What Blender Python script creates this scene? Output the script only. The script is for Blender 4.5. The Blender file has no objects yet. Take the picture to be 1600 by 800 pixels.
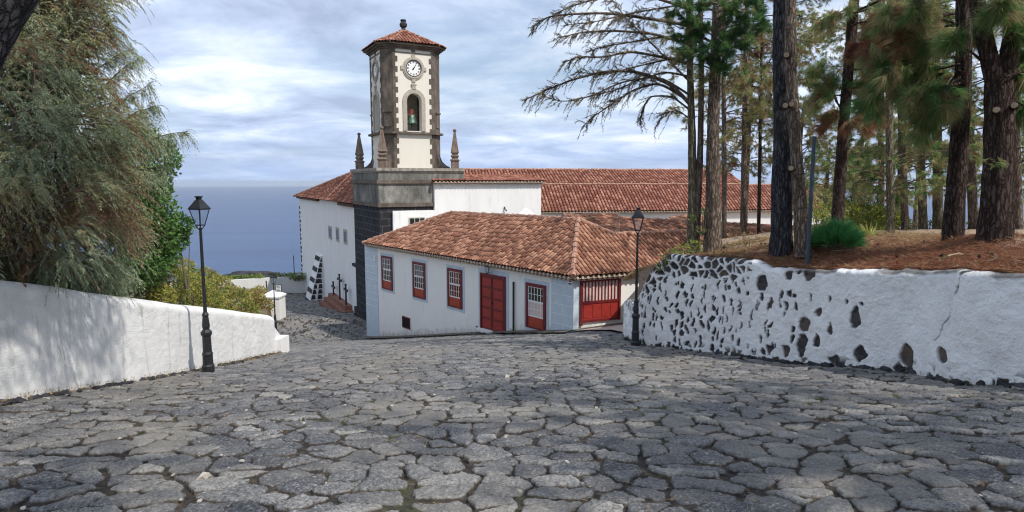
import bpy, bmesh, math, random
import numpy as np
from mathutils import Vector, Matrix
R = math.radians
rng = np.random.default_rng(7)
random.seed(7)
sc = bpy.context.scene
col = sc.collection
# ------------------------------------------------------------------ survey of the place (camera model used to read distances)
F = 1000.0; TP = 0.117; PITCH = math.atan(TP); CP, SP = math.cos(PITCH), math.sin(PITCH)
EYE = np.array([0, 0, 1.6])
def ray(px, py):
    x = (px-800)/F; y = (400-py)/F
    Y = CP + y*SP; Z = -SP + y*CP
    return np.array([x/Y, 1.0, Z/Y])
def P(px, py, D): return EYE + ray(px, py)*D
def V(*a): return np.array(a, float)
def on_plane(px, py, p0, n):
    d = ray(px, py); t = np.dot(p0-EYE, n)/np.dot(d, n); return EYE + d*t
def unit(v): v = np.asarray(v, float); return v/np.linalg.norm(v)
def tofx(px, py, p0, d):
    """distance along the ground line p0 + t d at which it is seen at px (rough height py)"""
    r = ray(px, py)[0]; q = p0-EYE
    return (r*q[1]-q[0])/(d[0]-r*d[1])
# ------------------------------------------------------------------ noise
def _h(ix, iy, iz, s):
    n = (ix.astype(np.int64)*374761393 + iy.astype(np.int64)*668265263 + iz.astype(np.int64)*2147483647 + s*974634777) & 0xffffffff
    n = ((n ^ (n >> 13))*1274126177) & 0xffffffff
    n = n ^ (n >> 16)
    return (n & 0xffffff)/float(0xffffff)
def h2(ix, iy, s=0): return _h(ix, iy, np.zeros_like(ix), s)
def noise3(x, y, z, s=0):
    x0 = np.floor(x); y0 = np.floor(y); z0 = np.floor(z)
    fx, fy, fz = x-x0, y-y0, z-z0
    fx = fx*fx*(3-2*fx); fy = fy*fy*(3-2*fy); fz = fz*fz*(3-2*fz)
    x0 = x0.astype(np.int64); y0 = y0.astype(np.int64); z0 = z0.astype(np.int64)
    r = 0
    for i in (0, 1):
        for j in (0, 1):
            for k in (0, 1):
                w = (fx if i else 1-fx)*(fy if j else 1-fy)*(fz if k else 1-fz)
                r = r + w*_h(x0+i, y0+j, z0+k, s)
    return r*2-1
def noise2(x, y, s=0):
    x0 = np.floor(x); y0 = np.floor(y); fx, fy = x-x0, y-y0
    fx = fx*fx*(3-2*fx); fy = fy*fy*(3-2*fy)
    x0 = x0.astype(np.int64); y0 = y0.astype(np.int64)
    a, b, c, d = h2(x0, y0, s), h2(x0+1, y0, s), h2(x0, y0+1, s), h2(x0+1, y0+1, s)
    return (a*(1-fx)*(1-fy)+b*fx*(1-fy)+c*(1-fx)*fy+d*fx*fy)*2-1
def fbm(x, y, s=0, o=4):
    r = 0; a = .5
    for k in range(o): r = r + a*noise2(x*2**k, y*2**k, s+k); a *= .5
    return r
def sstep(a, b, x): t = np.clip((x-a)/(b-a), 0, 1); return t*t*(3-2*t)
# ------------------------------------------------------------------ object helpers
def tag(o, label=None, cat=None, group=None, kind=None):
    if label: o['label'] = label
    if cat: o['category'] = cat
    if group: o['group'] = group
    if kind: o['kind'] = kind
    return o
def empty(name, loc, label, cat, group=None):
    o = bpy.data.objects.new(name, None); col.objects.link(o); o.location = loc
    o.empty_display_size = .3
    return tag(o, label, cat, group)
def link(name, me, parent=None):
    o = bpy.data.objects.new(name, me); col.objects.link(o)
    if parent is not None:
        o.parent = parent
        w = Matrix.Identity(4); q = parent
        while q is not None: w = q.matrix_basis @ w; q = q.parent
        o.matrix_parent_inverse = Matrix.Identity(4)
        o.matrix_basis = w.inverted()       # geometry is written in world coordinates
    return o
class Geo:
    def __init__(s): s.v = []; s.f = []; s.n = 0; s.attrs = {}
    def add(s, v, f, mi=0):
        v = np.asarray(v, float).reshape(-1, 3); f = np.asarray(f, np.int64)
        s.v.append(v); s.f.append((f+s.n, mi)); s.n += len(v)
    def box(s, c0, c1, T=None, mi=0):
        x0, y0, z0 = c0; x1, y1, z1 = c1
        v = np.array([[x0,y0,z0],[x1,y0,z0],[x1,y1,z0],[x0,y1,z0],[x0,y0,z1],[x1,y0,z1],[x1,y1,z1],[x0,y1,z1]], float)
        if T is not None: v = T(v)
        s.add(v, [[0,3,2,1],[4,5,6,7],[0,1,5,4],[1,2,6,5],[2,3,7,6],[3,0,4,7]], mi)
    def prism(s, pts, z0, z1, mi=0):
        """vertical prism over an xy polygon; z0/z1 scalars or per-vertex lists"""
        n = len(pts); z0 = np.broadcast_to(z0, n); z1 = np.broadcast_to(z1, n)
        v = [[p[0], p[1], a] for p, a in zip(pts, z0)] + [[p[0], p[1], a] for p, a in zip(pts, z1)]
        s.add(v, [[i, (i+1) % n, n+(i+1) % n, n+i] for i in range(n)], mi)
        s.add(v, [list(range(n, 2*n))], mi); s.add(v, [list(range(n))[::-1]], mi)
    def tube(s, pts, rad, k=8, mi=0, cap=True, jit=0):
        pts = np.asarray(pts, float); m = len(pts); rad = np.broadcast_to(rad, m).astype(float)
        t = np.gradient(pts, axis=0); t /= np.linalg.norm(t, axis=1)[:, None]+1e-9
        ref = V(0,0,1) if abs(t[0][2]) < .9 else V(1,0,0)
        a = np.cross(t, ref); a /= np.linalg.norm(a, axis=1)[:, None]+1e-9
        b = np.cross(t, a)
        th = np.linspace(0, 2*np.pi, k, endpoint=False)
        ring = pts[:, None]+rad[:, None, None]*(np.cos(th)[None, :, None]*a[:, None]+np.sin(th)[None, :, None]*b[:, None])
        if jit: ring = ring + rng.normal(0, jit, ring.shape)*rad[:, None, None]
        i = np.arange(m-1)[:, None]*k; j = np.arange(k)[None]; jn = (j+1) % k
        f = np.stack([i+j, i+jn, i+k+jn, i+k+j], -1).reshape(-1, 4)[:, ::-1]
        s.add(ring.reshape(-1, 3), f, mi)
        if cap:
            s.add(ring[0], [list(range(k))[::-1]], mi); s.add(ring[-1], [list(range(k))], mi)
    def lathe(s, c, prof, k=16, mi=0, sq=False):
        """prof: list of (r, z)"""
        th = np.linspace(0, 2*np.pi, k, endpoint=False)+(np.pi/4 if sq else 0)
        v = np.array([[c[0]+r*np.cos(a), c[1]+r*np.sin(a), c[2]+z] for r, z in prof for a in th])
        f = [[i*k+j, i*k+(j+1) % k, (i+1)*k+(j+1) % k, (i+1)*k+j] for i in range(len(prof)-1) for j in range(k)]
        s.add(v, f, mi); s.add(v[-k:], [list(range(k))], mi); s.add(v[:k], [list(range(k))[::-1]], mi)
    def build(s, name, mats, parent=None, smooth=False, attrs=None):
        if not isinstance(mats, (list, tuple)): mats = [mats]
        me = bpy.data.meshes.new(name)
        v = np.concatenate(s.v); me.vertices.add(len(v)); me.vertices.foreach_set('co', v.astype(np.float32).ravel())
        loops = np.concatenate([f.ravel() for f, _ in s.f])
        cnt = np.concatenate([np.full(len(f), f.shape[1]) for f, _ in s.f])
        mi = np.concatenate([np.full(len(f), m) for f, m in s.f])
        me.loops.add(len(loops)); me.loops.foreach_set('vertex_index', loops.astype(np.int32))
        me.polygons.add(len(cnt)); st = np.concatenate([[0], np.cumsum(cnt)[:-1]])
        me.polygons.foreach_set('loop_start', st.astype(np.int32)); me.polygons.foreach_set('loop_total', cnt.astype(np.int32))
        for m in mats: me.materials.append(m)
        me.polygons.foreach_set('material_index', mi.astype(np.int32))
        me.polygons.foreach_set('use_smooth', np.full(len(cnt), smooth))
        for k, a in (attrs or {}).items():
            at = me.attributes.new(k, 'FLOAT', 'POINT'); at.data.foreach_set('value', np.asarray(a, np.float32))
        me.update(calc_edges=True); me.validate()
        return link(name, me, parent)
def grid_faces(nr, nc):
    i = np.arange(nr-1)[:, None]*nc; j = np.arange(nc-1)[None]
    return np.stack([i+j, i+j+1, i+nc+j+1, i+nc+j], -1).reshape(-1, 4)
# ------------------------------------------------------------------ material helpers
def new_mat(name, rough=.8, spec=.3):
    m = bpy.data.materials.new(name); m.use_nodes = True; nt = m.node_tree
    b = nt.nodes['Principled BSDF']; b.inputs['Roughness'].default_value = rough
    b.inputs['Specular IOR Level'].default_value = spec
    return m, nt, b
def nd(nt, t, **kw):
    n = nt.nodes.new(t)
    for k, v in kw.items():
        if k in n.inputs.keys() and not hasattr(n, k): n.inputs[k].default_value = v
        else: setattr(n, k, v)
    return n
def inp(nt, sock, val):
    if isinstance(val, bpy.types.NodeSocket): nt.links.new(val, sock)
    else: sock.default_value = val
def c4(c): return (c[0], c[1], c[2], 1)
def ntex(nt, scale, detail=4, vec=None, rough=.55, dist=0, kind='noise'):
    if kind == 'noise':
        n = nt.nodes.new('ShaderNodeTexNoise'); n.inputs['Detail'].default_value = detail
        n.inputs['Roughness'].default_value = rough; n.inputs['Distortion'].default_value = dist
    else: n = nt.nodes.new('ShaderNodeTexVoronoi')
    n.inputs['Scale'].default_value = scale
    if vec is not None: nt.links.new(vec, n.inputs['Vector'])
    return n
def pos(nt, sx=1, sy=1, sz=1, rz=0):
    g = nt.nodes.new('ShaderNodeNewGeometry'); m = nt.nodes.new('ShaderNodeMapping')
    m.inputs['Scale'].default_value = (sx, sy, sz); m.inputs['Rotation'].default_value = (0, 0, rz)
    nt.links.new(g.outputs['Position'], m.inputs['Vector']); return m.outputs[0]
def ramp(nt, fac, stops):
    r = nt.nodes.new('ShaderNodeValToRGB'); e = r.color_ramp.elements
    while len(e) < len(stops): e.new(.5)
    for x, (p, c) in zip(e, stops): x.position = p; x.color = c4(c) if not np.isscalar(c) else (c, c, c, 1)
    nt.links.new(fac, r.inputs[0]); return r.outputs[0]
def mix(nt, f, a, b, mode='MIX'):
    m = nt.nodes.new('ShaderNodeMix'); m.data_type = 'RGBA'; m.blend_type = mode
    inp(nt, m.inputs[0], f)
    inp(nt, m.inputs[6], a if isinstance(a, bpy.types.NodeSocket) else c4(a)); inp(nt, m.inputs[7], b if isinstance(b, bpy.types.NodeSocket) else c4(b))
    return m.outputs[2]
def math_(nt, op, a, b=0.0, clamp=False):
    m = nt.nodes.new('ShaderNodeMath'); m.operation = op; m.use_clamp = clamp
    inp(nt, m.inputs[0], a); inp(nt, m.inputs[1], b); return m.outputs[0]
def attr(nt, name):
    a = nt.nodes.new('ShaderNodeAttribute'); a.attribute_name = name; return a.outputs['Fac']
def bump(nt, b, h, dist=.01, st=1.0):
    n = nt.nodes.new('ShaderNodeBump'); n.inputs['Distance'].default_value = dist; n.inputs['Strength'].default_value = st
    nt.links.new(h, n.inputs['Height']); nt.links.new(n.outputs[0], b.inputs['Normal'])
def simple(name, c, rough=.6, spec=.3, var=.15, sc_=6, metal=0, bmp=0, bs=60):
    m, nt, b = new_mat(name, rough, spec)
    n = ntex(nt, sc_, 5, pos(nt))
    cc = ramp(nt, n.outputs[0], [(.3, tuple(x*(1-var) for x in c)), (.7, tuple(min(1, x*(1+var)) for x in c))])
    nt.links.new(cc, b.inputs['Base Color']); b.inputs['Metallic'].default_value = metal
    if bmp: bump(nt, b, ntex(nt, bs, 4, pos(nt)).outputs[0], bmp)
    return m
def whitewash(name, base=(.77,.765,.75), stain=(.40,.38,.34), amt=.5, lowz=None, bmp=.012, blotch=1.2):
    m, nt, b = new_mat(name, .85, .15)
    n = ntex(nt, blotch, 6, pos(nt, 1, 1, .35), .6)
    c = ramp(nt, n.outputs[0], [(.35, tuple(x*(1-.10*amt) for x in base)), (.62, base)])
    st = ntex(nt, 2.3, 7, pos(nt, 2.2, 2.2, .25), .7)          # run-off streaks
    f = ramp(nt, st.outputs[0], [(.56, 0), (.78, amt)])
    c = mix(nt, f, c, stain)
    sp = ntex(nt, 14, 4, pos(nt), .6)
    f2 = ramp(nt, sp.outputs[0], [(.66, 0), (.74, .35*amt)])
    c = mix(nt, f2, c, stain)
    nt.links.new(c, b.inputs['Base Color'])
    h = mix(nt, .5, ntex(nt, 5, 6, pos(nt)).outputs[0], ntex(nt, 40, 4, pos(nt)).outputs[0])
    bump(nt, b, h, bmp)
    return m
M = {}
M['wall_white'] = whitewash('whitewash', amt=.6)
M['wall_old'] = whitewash('old_whitewash', base=(.77,.765,.75), stain=(.34,.33,.29), amt=1.0, bmp=.03, blotch=.9)
M['cream'] = whitewash('cream_plaster', base=(.72,.68,.60), amt=.25)
M['greyblue'] = simple('pale_blue_plaster', (.52,.60,.66), .85, .1, .06, 3)
M['darkred'] = simple('dark_red_paint', (.15,.016,.018), .45, .4, .15)
M['redrail'] = simple('dark_red_rails', (.17,.018,.016), .5, .4, .12)
M['red'] = simple('red_paint', (.30,.030,.022), .45, .4, .15)
M['panel_orange'] = simple('brick_red_paint', (.36,.052,.022), .5, .4, .1)
M['sash'] = simple('white_sash_paint', (.80,.80,.78), .5, .3, .05)
M['iron'] = simple('black_iron', (.014,.015,.018), .45, .5, .3, 12)
M['glass'] = simple('window_glass', (.015,.018,.02), .06, .8, .1)
M['redglass'] = simple('glass_before_red_shutter', (.13,.014,.014), .12, .6, .2)
M['curtain'] = simple('white_shutter', (.62,.48,.44), .6, .3, .12)
M['lampglass'] = simple('pale_lamp_glass', (.55,.62,.70), .15, .5, .05)
M['mortar'] = simple('eave_mortar', (.50,.40,.32), .9, .1, .35, 9, bmp=.01)
M['tan'] = simple('tan_plaster', (.40,.36,.30), .85, .1, .15, 5)
M['wood'] = simple('weathered_wood', (.10,.055,.035), .8, .2, .4, 8)
M['cutwood'] = simple('cut_wood', (.36,.28,.19), .8, .1, .25, 30)
M['bell'] = simple('green_bronze', (.09,.15,.12), .5, .5, .3, 8, metal=.6)
M['rope'] = simple('bell_yoke_red', (.25,.05,.035), .6, .3, .2)
M['dark'] = simple('dark_void', (.02,.018,.017), .9, .1, .2)
M['redsoil'] = simple('red_step_stone', (.24,.12,.09), .9, .1, .35, 3, bmp=.02, bs=20)
M['pinkpave'] = simple('pink_paving', (.46,.36,.31), .85, .1, .12, 2, bmp=.005)
def foliage(name, c0, c1, c2=None, trans=.25, rough=.55):
    m, nt, b = new_mat(name, rough, .25)
    g = nt.nodes.new('ShaderNodeNewGeometry')
    st = [(0, c0), (.65, c1)] + ([(1, c2)] if c2 else [])
    c = ramp(nt, g.outputs['Random Per Island'], st)
    n = ntex(nt, .9, 3, pos(nt))
    c = mix(nt, ramp(nt, n.outputs[0], [(.35, 0), (.65, .55)]), c, c2 or c1)
    nt.links.new(c, b.inputs['Base Color'])
    tr = nt.nodes.new('ShaderNodeBsdfTranslucent'); nt.links.new(c, tr.inputs[0])
    mx = nt.nodes.new('ShaderNodeMixShader'); mx.inputs[0].default_value = trans
    nt.links.new(b.outputs[0], mx.inputs[1]); nt.links.new(tr.outputs[0], mx.inputs[2])
    nt.links.new(mx.outputs[0], nt.nodes['Material Output'].inputs[0]); return m
M['tam_green'] = foliage('feathery_grey_green', (.09,.12,.065), (.22,.27,.155), (.40,.45,.29), .2)
M['tam_olive'] = foliage('feathery_olive', (.12,.12,.055), (.28,.27,.13), (.42,.39,.21), .2)
M['tam_brown'] = foliage('feathery_brown', (.13,.065,.035), (.24,.14,.08), (.30,.20,.12), .25)
M['leaf_green'] = foliage('broad_leaf_green', (.04,.09,.025), (.085,.18,.045), (.16,.28,.08), .3, .4)
M['shrub_yellow'] = foliage('shrub_yellow_green', (.14,.17,.03), (.30,.33,.05), (.46,.42,.09), .35)
M['shrub_dry'] = foliage('shrub_dry', (.16,.10,.04), (.28,.20,.09), (.38,.28,.14), .2)
M['pine_green'] = foliage('pine_needles', (.035,.11,.04), (.085,.23,.07), (.19,.34,.10), .4)
M['pine_light'] = foliage('pine_needles_pale', (.18,.24,.09), (.34,.39,.15), (.48,.48,.22), .45)
M['pine_tan'] = foliage('pine_needles_tan', (.20,.14,.07), (.38,.28,.14), (.48,.38,.20), .3)
M['pine_red'] = foliage('pine_needles_dead', (.13,.042,.03), (.27,.10,.055), (.34,.16,.09), .25)
M['pine_dark'] = foliage('pine_needles_dark', (.015,.045,.025), (.035,.085,.045), (.07,.12,.055), .2)
M['cone_dark'] = foliage('twig_buds_dark', (.02,.02,.015), (.045,.042,.025), (.09,.085,.05), .1)
M['bush_pine'] = foliage('young_pine', (.03,.14,.05), (.06,.26,.08), (.12,.36,.11), .35)
M['agave'] = foliage('agave_leaf', (.25,.30,.06), (.38,.42,.10), (.5,.5,.16), .3, .4)
def bark(name, c0, c1, c2, sx=1.0):
    m, nt, b = new_mat(name, .95, .1)
    dn = ntex(nt, 5, 5, pos(nt, 1, 1, .5), .7); vm = nt.nodes.new('ShaderNodeVectorMath'); vm.operation = 'MULTIPLY_ADD'; nt.links.new(dn.outputs['Color'], vm.inputs[0]); vm.inputs[1].default_value = (.22,.22,.30); nt.links.new(pos(nt, 1.3*sx, 1.3*sx, .26), vm.inputs[2])
    v = ntex(nt, 12, 0, vm.outputs[0], kind='v'); v.feature = 'DISTANCE_TO_EDGE'
    n = ntex(nt, 7, 6, pos(nt, 1.6, 1.6, .5), .65)
    c = ramp(nt, n.outputs[0], [(.3, c0), (.55, c1), (.75, c2)])
    f = ramp(nt, v.outputs['Distance'], [(.0, .8), (.22, 0)])
    c = mix(nt, f, c, tuple(x*.35 for x in c0))
    nt.links.new(c, b.inputs['Base Color'])
    h = math_(nt, 'ADD', ramp(nt, v.outputs['Distance'], [(0, 0), (.2, 1)]), n.outputs[0])
    bump(nt, b, h, .03); return m
M['bark'] = bark('pine_bark', (.055,.035,.03), (.10,.072,.062), (.17,.14,.12))
M['bark_grey'] = bark('pine_bark_grey', (.04,.038,.042), (.085,.085,.095), (.16,.16,.175))
M['bark_brown'] = bark('pine_bark_brown', (.14,.105,.08), (.27,.21,.17), (.40,.33,.27))
M['bark_moss'] = bark('pine_bark_mossy', (.14,.12,.08), (.26,.23,.16), (.36,.34,.24))
M['twig'] = simple('grey_twig', (.13,.11,.085), .9, .1, .4, 20)
def tile_mat(name, dark, mid, light, lich=.4, moss=True):
    m, nt, b = new_mat(name, .85, .15)
    uv = nt.nodes.new('ShaderNodeUVMap')
    s = nt.nodes.new('ShaderNodeVectorMath'); s.operation = 'FLOOR'; nt.links.new(uv.outputs[0], s.inputs[0])
    w = nt.nodes.new('ShaderNodeTexWhiteNoise'); w.noise_dimensions = '2D'; nt.links.new(s.outputs[0], w.inputs['Vector'])
    c = ramp(nt, w.outputs[0], [(0, dark), (.45, mid), (.85, light), (1, tuple(min(1, x*1.15) for x in light))])
    n = ntex(nt, 14, 5, pos(nt), .7)
    c = mix(nt, ramp(nt, n.outputs[0], [(.45, 0), (.72, lich)]), c, (.34,.27,.22))
    n2 = ntex(nt, 1.0, 5, pos(nt), .6)
    c = mix(nt, ramp(nt, n2.outputs[0], [(.42, 0), (.7, .6)]), c, tuple(x*.55 for x in dark))
    # the lower end of each tile: dirt line where the next one starts
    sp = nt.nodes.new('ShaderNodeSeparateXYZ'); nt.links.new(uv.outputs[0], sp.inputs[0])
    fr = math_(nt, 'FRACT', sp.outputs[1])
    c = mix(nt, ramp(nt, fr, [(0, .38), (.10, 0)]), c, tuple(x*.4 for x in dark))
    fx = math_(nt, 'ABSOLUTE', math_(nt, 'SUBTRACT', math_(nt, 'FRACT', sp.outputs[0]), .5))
    c = mix(nt, ramp(nt, fx, [(.30, 0), (.42, .95)]), c, tuple(x*.30 for x in dark))  # channels between the cover tiles are coloured far darker
    nt.links.new(c, b.inputs['Base Color']); bump(nt, b, n.outputs[0], .01)
    return m
M['tile'] = tile_mat('clay_tiles_house', (.20,.085,.055), (.33,.145,.09), (.46,.24,.155), .3)
M['tile_church'] = tile_mat('clay_tiles_church', (.19,.065,.045), (.28,.11,.075), (.40,.19,.135), .25)
M['ridge'] = simple('ridge_tile', (.38,.22,.16), .85, .15, .45, 7, bmp=.01)
def masonry(name, c0, c1, mortar, scale=1.0, dark=.0):
    m, nt, b = new_mat(name, .9, .15)
    uv = nt.nodes.new('ShaderNodeUVMap')
    br = nt.nodes.new('ShaderNodeTexBrick'); nt.links.new(uv.outputs[0], br.inputs['Vector'])
    br.inputs['Color1'].default_value = c4(c0); br.inputs['Color2'].default_value = c4(c1); br.inputs['Mortar'].default_value = c4(mortar)
    br.inputs['Scale'].default_value = scale; br.inputs['Mortar Size'].default_value = .018; br.inputs['Brick Width'].default_value = .95; br.inputs['Row Height'].default_value = .48
    n = ntex(nt, 6, 6, pos(nt), .65)
    c = mix(nt, ramp(nt, n.outputs[0], [(.35, .5), (.6, 0)]), br.outputs[0], tuple(x*.6 for x in c0))
    nt.links.new(c, b.inputs['Base Color']); bump(nt, b, n.outputs[0], .02); return m
def stone(name, c0, c1, c2, s=2.0, streak=True):
    m, nt, b = new_mat(name, .9, .15)
    n = ntex(nt, s, 7, pos(nt, 1, 1, .6), .68)
    c = ramp(nt, n.outputs[0], [(.3, c0), (.5, c1), (.72, c2)])
    if streak:
        st = ntex(nt, 3, 6, pos(nt, 2.5, 2.5, .3), .7)
        c = mix(nt, ramp(nt, st.outputs[0], [(.5, 0), (.75, .7)]), c, tuple(x*.45 for x in c0))
    nt.links.new(c, b.inputs['Base Color']); bump(nt, b, ntex(nt, 12, 6, pos(nt)).outputs[0], .02); return m
M['basalt'] = stone('dark_basalt', (.022,.022,.025), (.045,.045,.05), (.09,.09,.095))
M['towerstone'] = stone('brown_tower_stone', (.075,.062,.052), (.135,.11,.092), (.24,.20,.165), 1.6)
M['grime'] = stone('grimy_render', (.07,.07,.062), (.17,.165,.15), (.36,.34,.31), .9)
M['pinn'] = stone('pinnacle_stone', (.13,.095,.075), (.21,.155,.125), (.33,.26,.21), 3)
M['ledge'] = stone('pale_ledge_stone', (.16,.14,.12), (.30,.27,.235), (.42,.38,.33), 3)
# ------------------------------------------------------------------ world, sun, camera
SUN_AZ = V(.80, -.60, 0); SUN_EL = R(50)
w = bpy.data.worlds.new('World'); sc.world = w; w.use_nodes = True
nt = w.node_tree; bg = nt.nodes['Background']; bg.inputs['Strength'].default_value = 1.0
sky = nt.nodes.new('ShaderNodeTexSky'); sky.sky_type = 'NISHITA'; sky.sun_disc = False
sky.sun_elevation = SUN_EL; sky.sun_rotation = math.atan2(SUN_AZ[0], SUN_AZ[1]); sky.altitude = 200; sky.dust_density = 1.5
skys = mix(nt, 1.0, sky.outputs[0], (.075,.075,.075), 'MULTIPLY')
tc = nt.nodes.new('ShaderNodeTexCoord'); sep = nt.nodes.new('ShaderNodeSeparateXYZ'); nt.links.new(tc.outputs['Generated'], sep.inputs[0])
zc = math_(nt, 'MAXIMUM', sep.outputs[2], 0.0); den = math_(nt, 'ADD', zc, .16)
cx = math_(nt, 'DIVIDE', sep.outputs[0], den); cy = math_(nt, 'DIVIDE', sep.outputs[1], den)
cb = nt.nodes.new('ShaderNodeCombineXYZ'); nt.links.new(cx, cb.inputs[0]); nt.links.new(cy, cb.inputs[1])
mp = nt.nodes.new('ShaderNodeMapping'); mp.inputs['Scale'].default_value = (.8, .9, 1); mp.inputs['Location'].default_value = (3.1, 1.7, 0); nt.links.new(cb.outputs[0], mp.inputs[0])
n1 = ntex(nt, .8, 8, mp.outputs[0], .55, .3); n2 = ntex(nt, 1.7, 8, mp.outputs[0], .58, .35); n2.inputs['Vector'].default_value = (0,0,0)
cover = ramp(nt, n1.outputs[0], [(.28, .35), (.55, 1)])
shade = ramp(nt, n2.outputs[0], [(.36, (.25,.30,.42)), (.48, (.35,.42,.55)), (.56, (.47,.53,.63)), (.68, (.66,.69,.74))])
skyc = mix(nt, cover, skys, shade)
# deep blue bank low over the sea, fading into the horizon
lowf = ramp(nt, zc, [(0, 1), (.03, .75), (.10, 0)])
skyc = mix(nt, math_(nt, 'MULTIPLY', lowf, .75), skyc, (.24,.32,.49))
nt.links.new(skyc, bg.inputs['Color'])
sun = bpy.data.lights.new('sun', 'SUN'); sun.energy = 2.25; sun.angle = R(.8); sun.color = (1, .95, .87)
so = bpy.data.objects.new('sun', sun); col.objects.link(so)
sd = V(SUN_AZ[0]*math.cos(SUN_EL), SUN_AZ[1]*math.cos(SUN_EL), math.sin(SUN_EL))
so.rotation_euler = Vector(sd).to_track_quat('Z', 'Y').to_euler(); so.location = (0, 0, 60)
cam = bpy.data.cameras.new('camera'); cam.sensor_width = 36; cam.lens = 36*F/1600; cam.clip_end = 300000; cam.clip_start = .1
co = bpy.data.objects.new('camera', cam); col.objects.link(co); co.location = EYE; co.rotation_euler = (R(90)-PITCH, 0, 0); sc.camera = co
vs = sc.view_settings; vs.view_transform = 'Standard'; vs.look = 'None'; vs.exposure = 0.88; sc.cycles.filter_width = 1.15; vs.gamma = 1
sc.cycles.max_bounces = 6; sc.cycles.transparent_max_bounces = 4; sc.cycles.use_denoising = True
# ------------------------------------------------------------------ ground heights
SIDE = -7.6
E0 = P(897, 430, 26.0); WDIR = unit(V(-.635, .77, 0)); WN = unit(V(-.77, -.635, 0))
def fac_pt(px, py):
    t = tofx(px, py, E0, WDIR); p = E0+WDIR*t; return P(px, py, p[1])
ctrl = [P(800,800,4.2), P(0,800,4.3), P(1600,800,4.1), P(0,627,9.1), P(310,578,15.1), P(440,549,21.0), P(160,603,11.6),
  P(992,537,18.5), P(1130,553,16.8), P(1250,570,14.5), P(1430,577,12.2), P(1500,604,10.8), P(1600,599,10.),
  P(897,521,26.), fac_pt(772,521), fac_pt(690,525), fac_pt(572,529), P(800,600,10.4), P(800,560,14.7), P(800,541,18.7), P(520,560,17.),
  P(985,508,24.5), P(1050,500,27), P(431,523,40), P(553,492,50), P(475,463,70), P(430,456,71), P(440,480,56), P(400,470,62), P(428,493,44),
  V(-25,10,-2.), V(-25,30,-7), V(25,10,-1.6), V(25,30,-5.5), V(40,60,-11), V(-40,60,-12), V(0,95,-14), V(0,-5,.75), V(-12,-5,.75), V(12,-5,.75), V(-30,95,-13.5), V(-10,2,-.4), V(10,2,-.3)]
ctrl = np.array(ctrl)
def rbf_fit(c, lam=.02):
    d = np.linalg.norm(c[:, None, :2]-c[None, :, :2], axis=2); K = d
    n = len(c); A = np.zeros((n+3, n+3)); A[:n, :n] = -K - lam*np.eye(n)*0 + 0; A[:n, n] = 1; A[:n, n+1:] = c[:, :2]; A[n, :n] = 1; A[n+1:, :n] = c[:, :2].T
    s = np.linalg.solve(A, np.concatenate([c[:, 2], [0, 0, 0]]))
    def f(x, y):
        x = np.asarray(x, float); y = np.asarray(y, float); r = s[n]+s[n+1]*x+s[n+2]*y
        for i in range(n): r = r - s[i]*np.sqrt((x-c[i, 0])**2+(y-c[i, 1])**2+.6)
        return r
    return f
gz = rbf_fit(ctrl)
# ------------------------------------------------------------------ cobbled street
def voronoi(x, y, gx, gy, s, jit=.82):
    x = x/gx; y = y/gy
    # every other row is shifted like a rough course
    ix = np.floor(x).astype(np.int64); iy = np.floor(y).astype(np.int64)
    best = np.full(x.shape, 9e9); bx = np.zeros_like(x); by = np.zeros_like(x); bi = np.zeros_like(ix); bj = np.zeros_like(iy)
    cells = []
    for i in range(-2, 3):
        for j in range(-2, 3):
            a = ix+i; b = iy+j
            qx = a+.5+(h2(a, b, s)-.5)*jit; qy = b+.5+(h2(a, b, s+1)-.5)*jit
            dx = (qx-x)*gx; dy = (qy-y)*gy; d = dx*dx+dy*dy
            m = d < best; best = np.where(m, d, best); bx = np.where(m, dx, bx); by = np.where(m, dy, by); bi = np.where(m, a, bi); bj = np.where(m, b, bj)
    e = np.full(x.shape, 9e9)
    for i in range(-2, 3):
        for j in range(-2, 3):
            a = ix+i; b = iy+j
            qx = a+.5+(h2(a, b, s)-.5)*jit; qy = b+.5+(h2(a, b, s+1)-.5)*jit
            dx = (qx-x)*gx; dy = (qy-y)*gy
            ux = dx-bx; uy = dy-by; L = np.sqrt(ux*ux+uy*uy)
            q = ((dx+bx)*.5*ux+(dy+by)*.5*uy)/np.maximum(L, 1e-6)
            e = np.where(L > 1e-5, np.minimum(e, q), e)
    return e, bi, bj, bx, by
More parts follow.
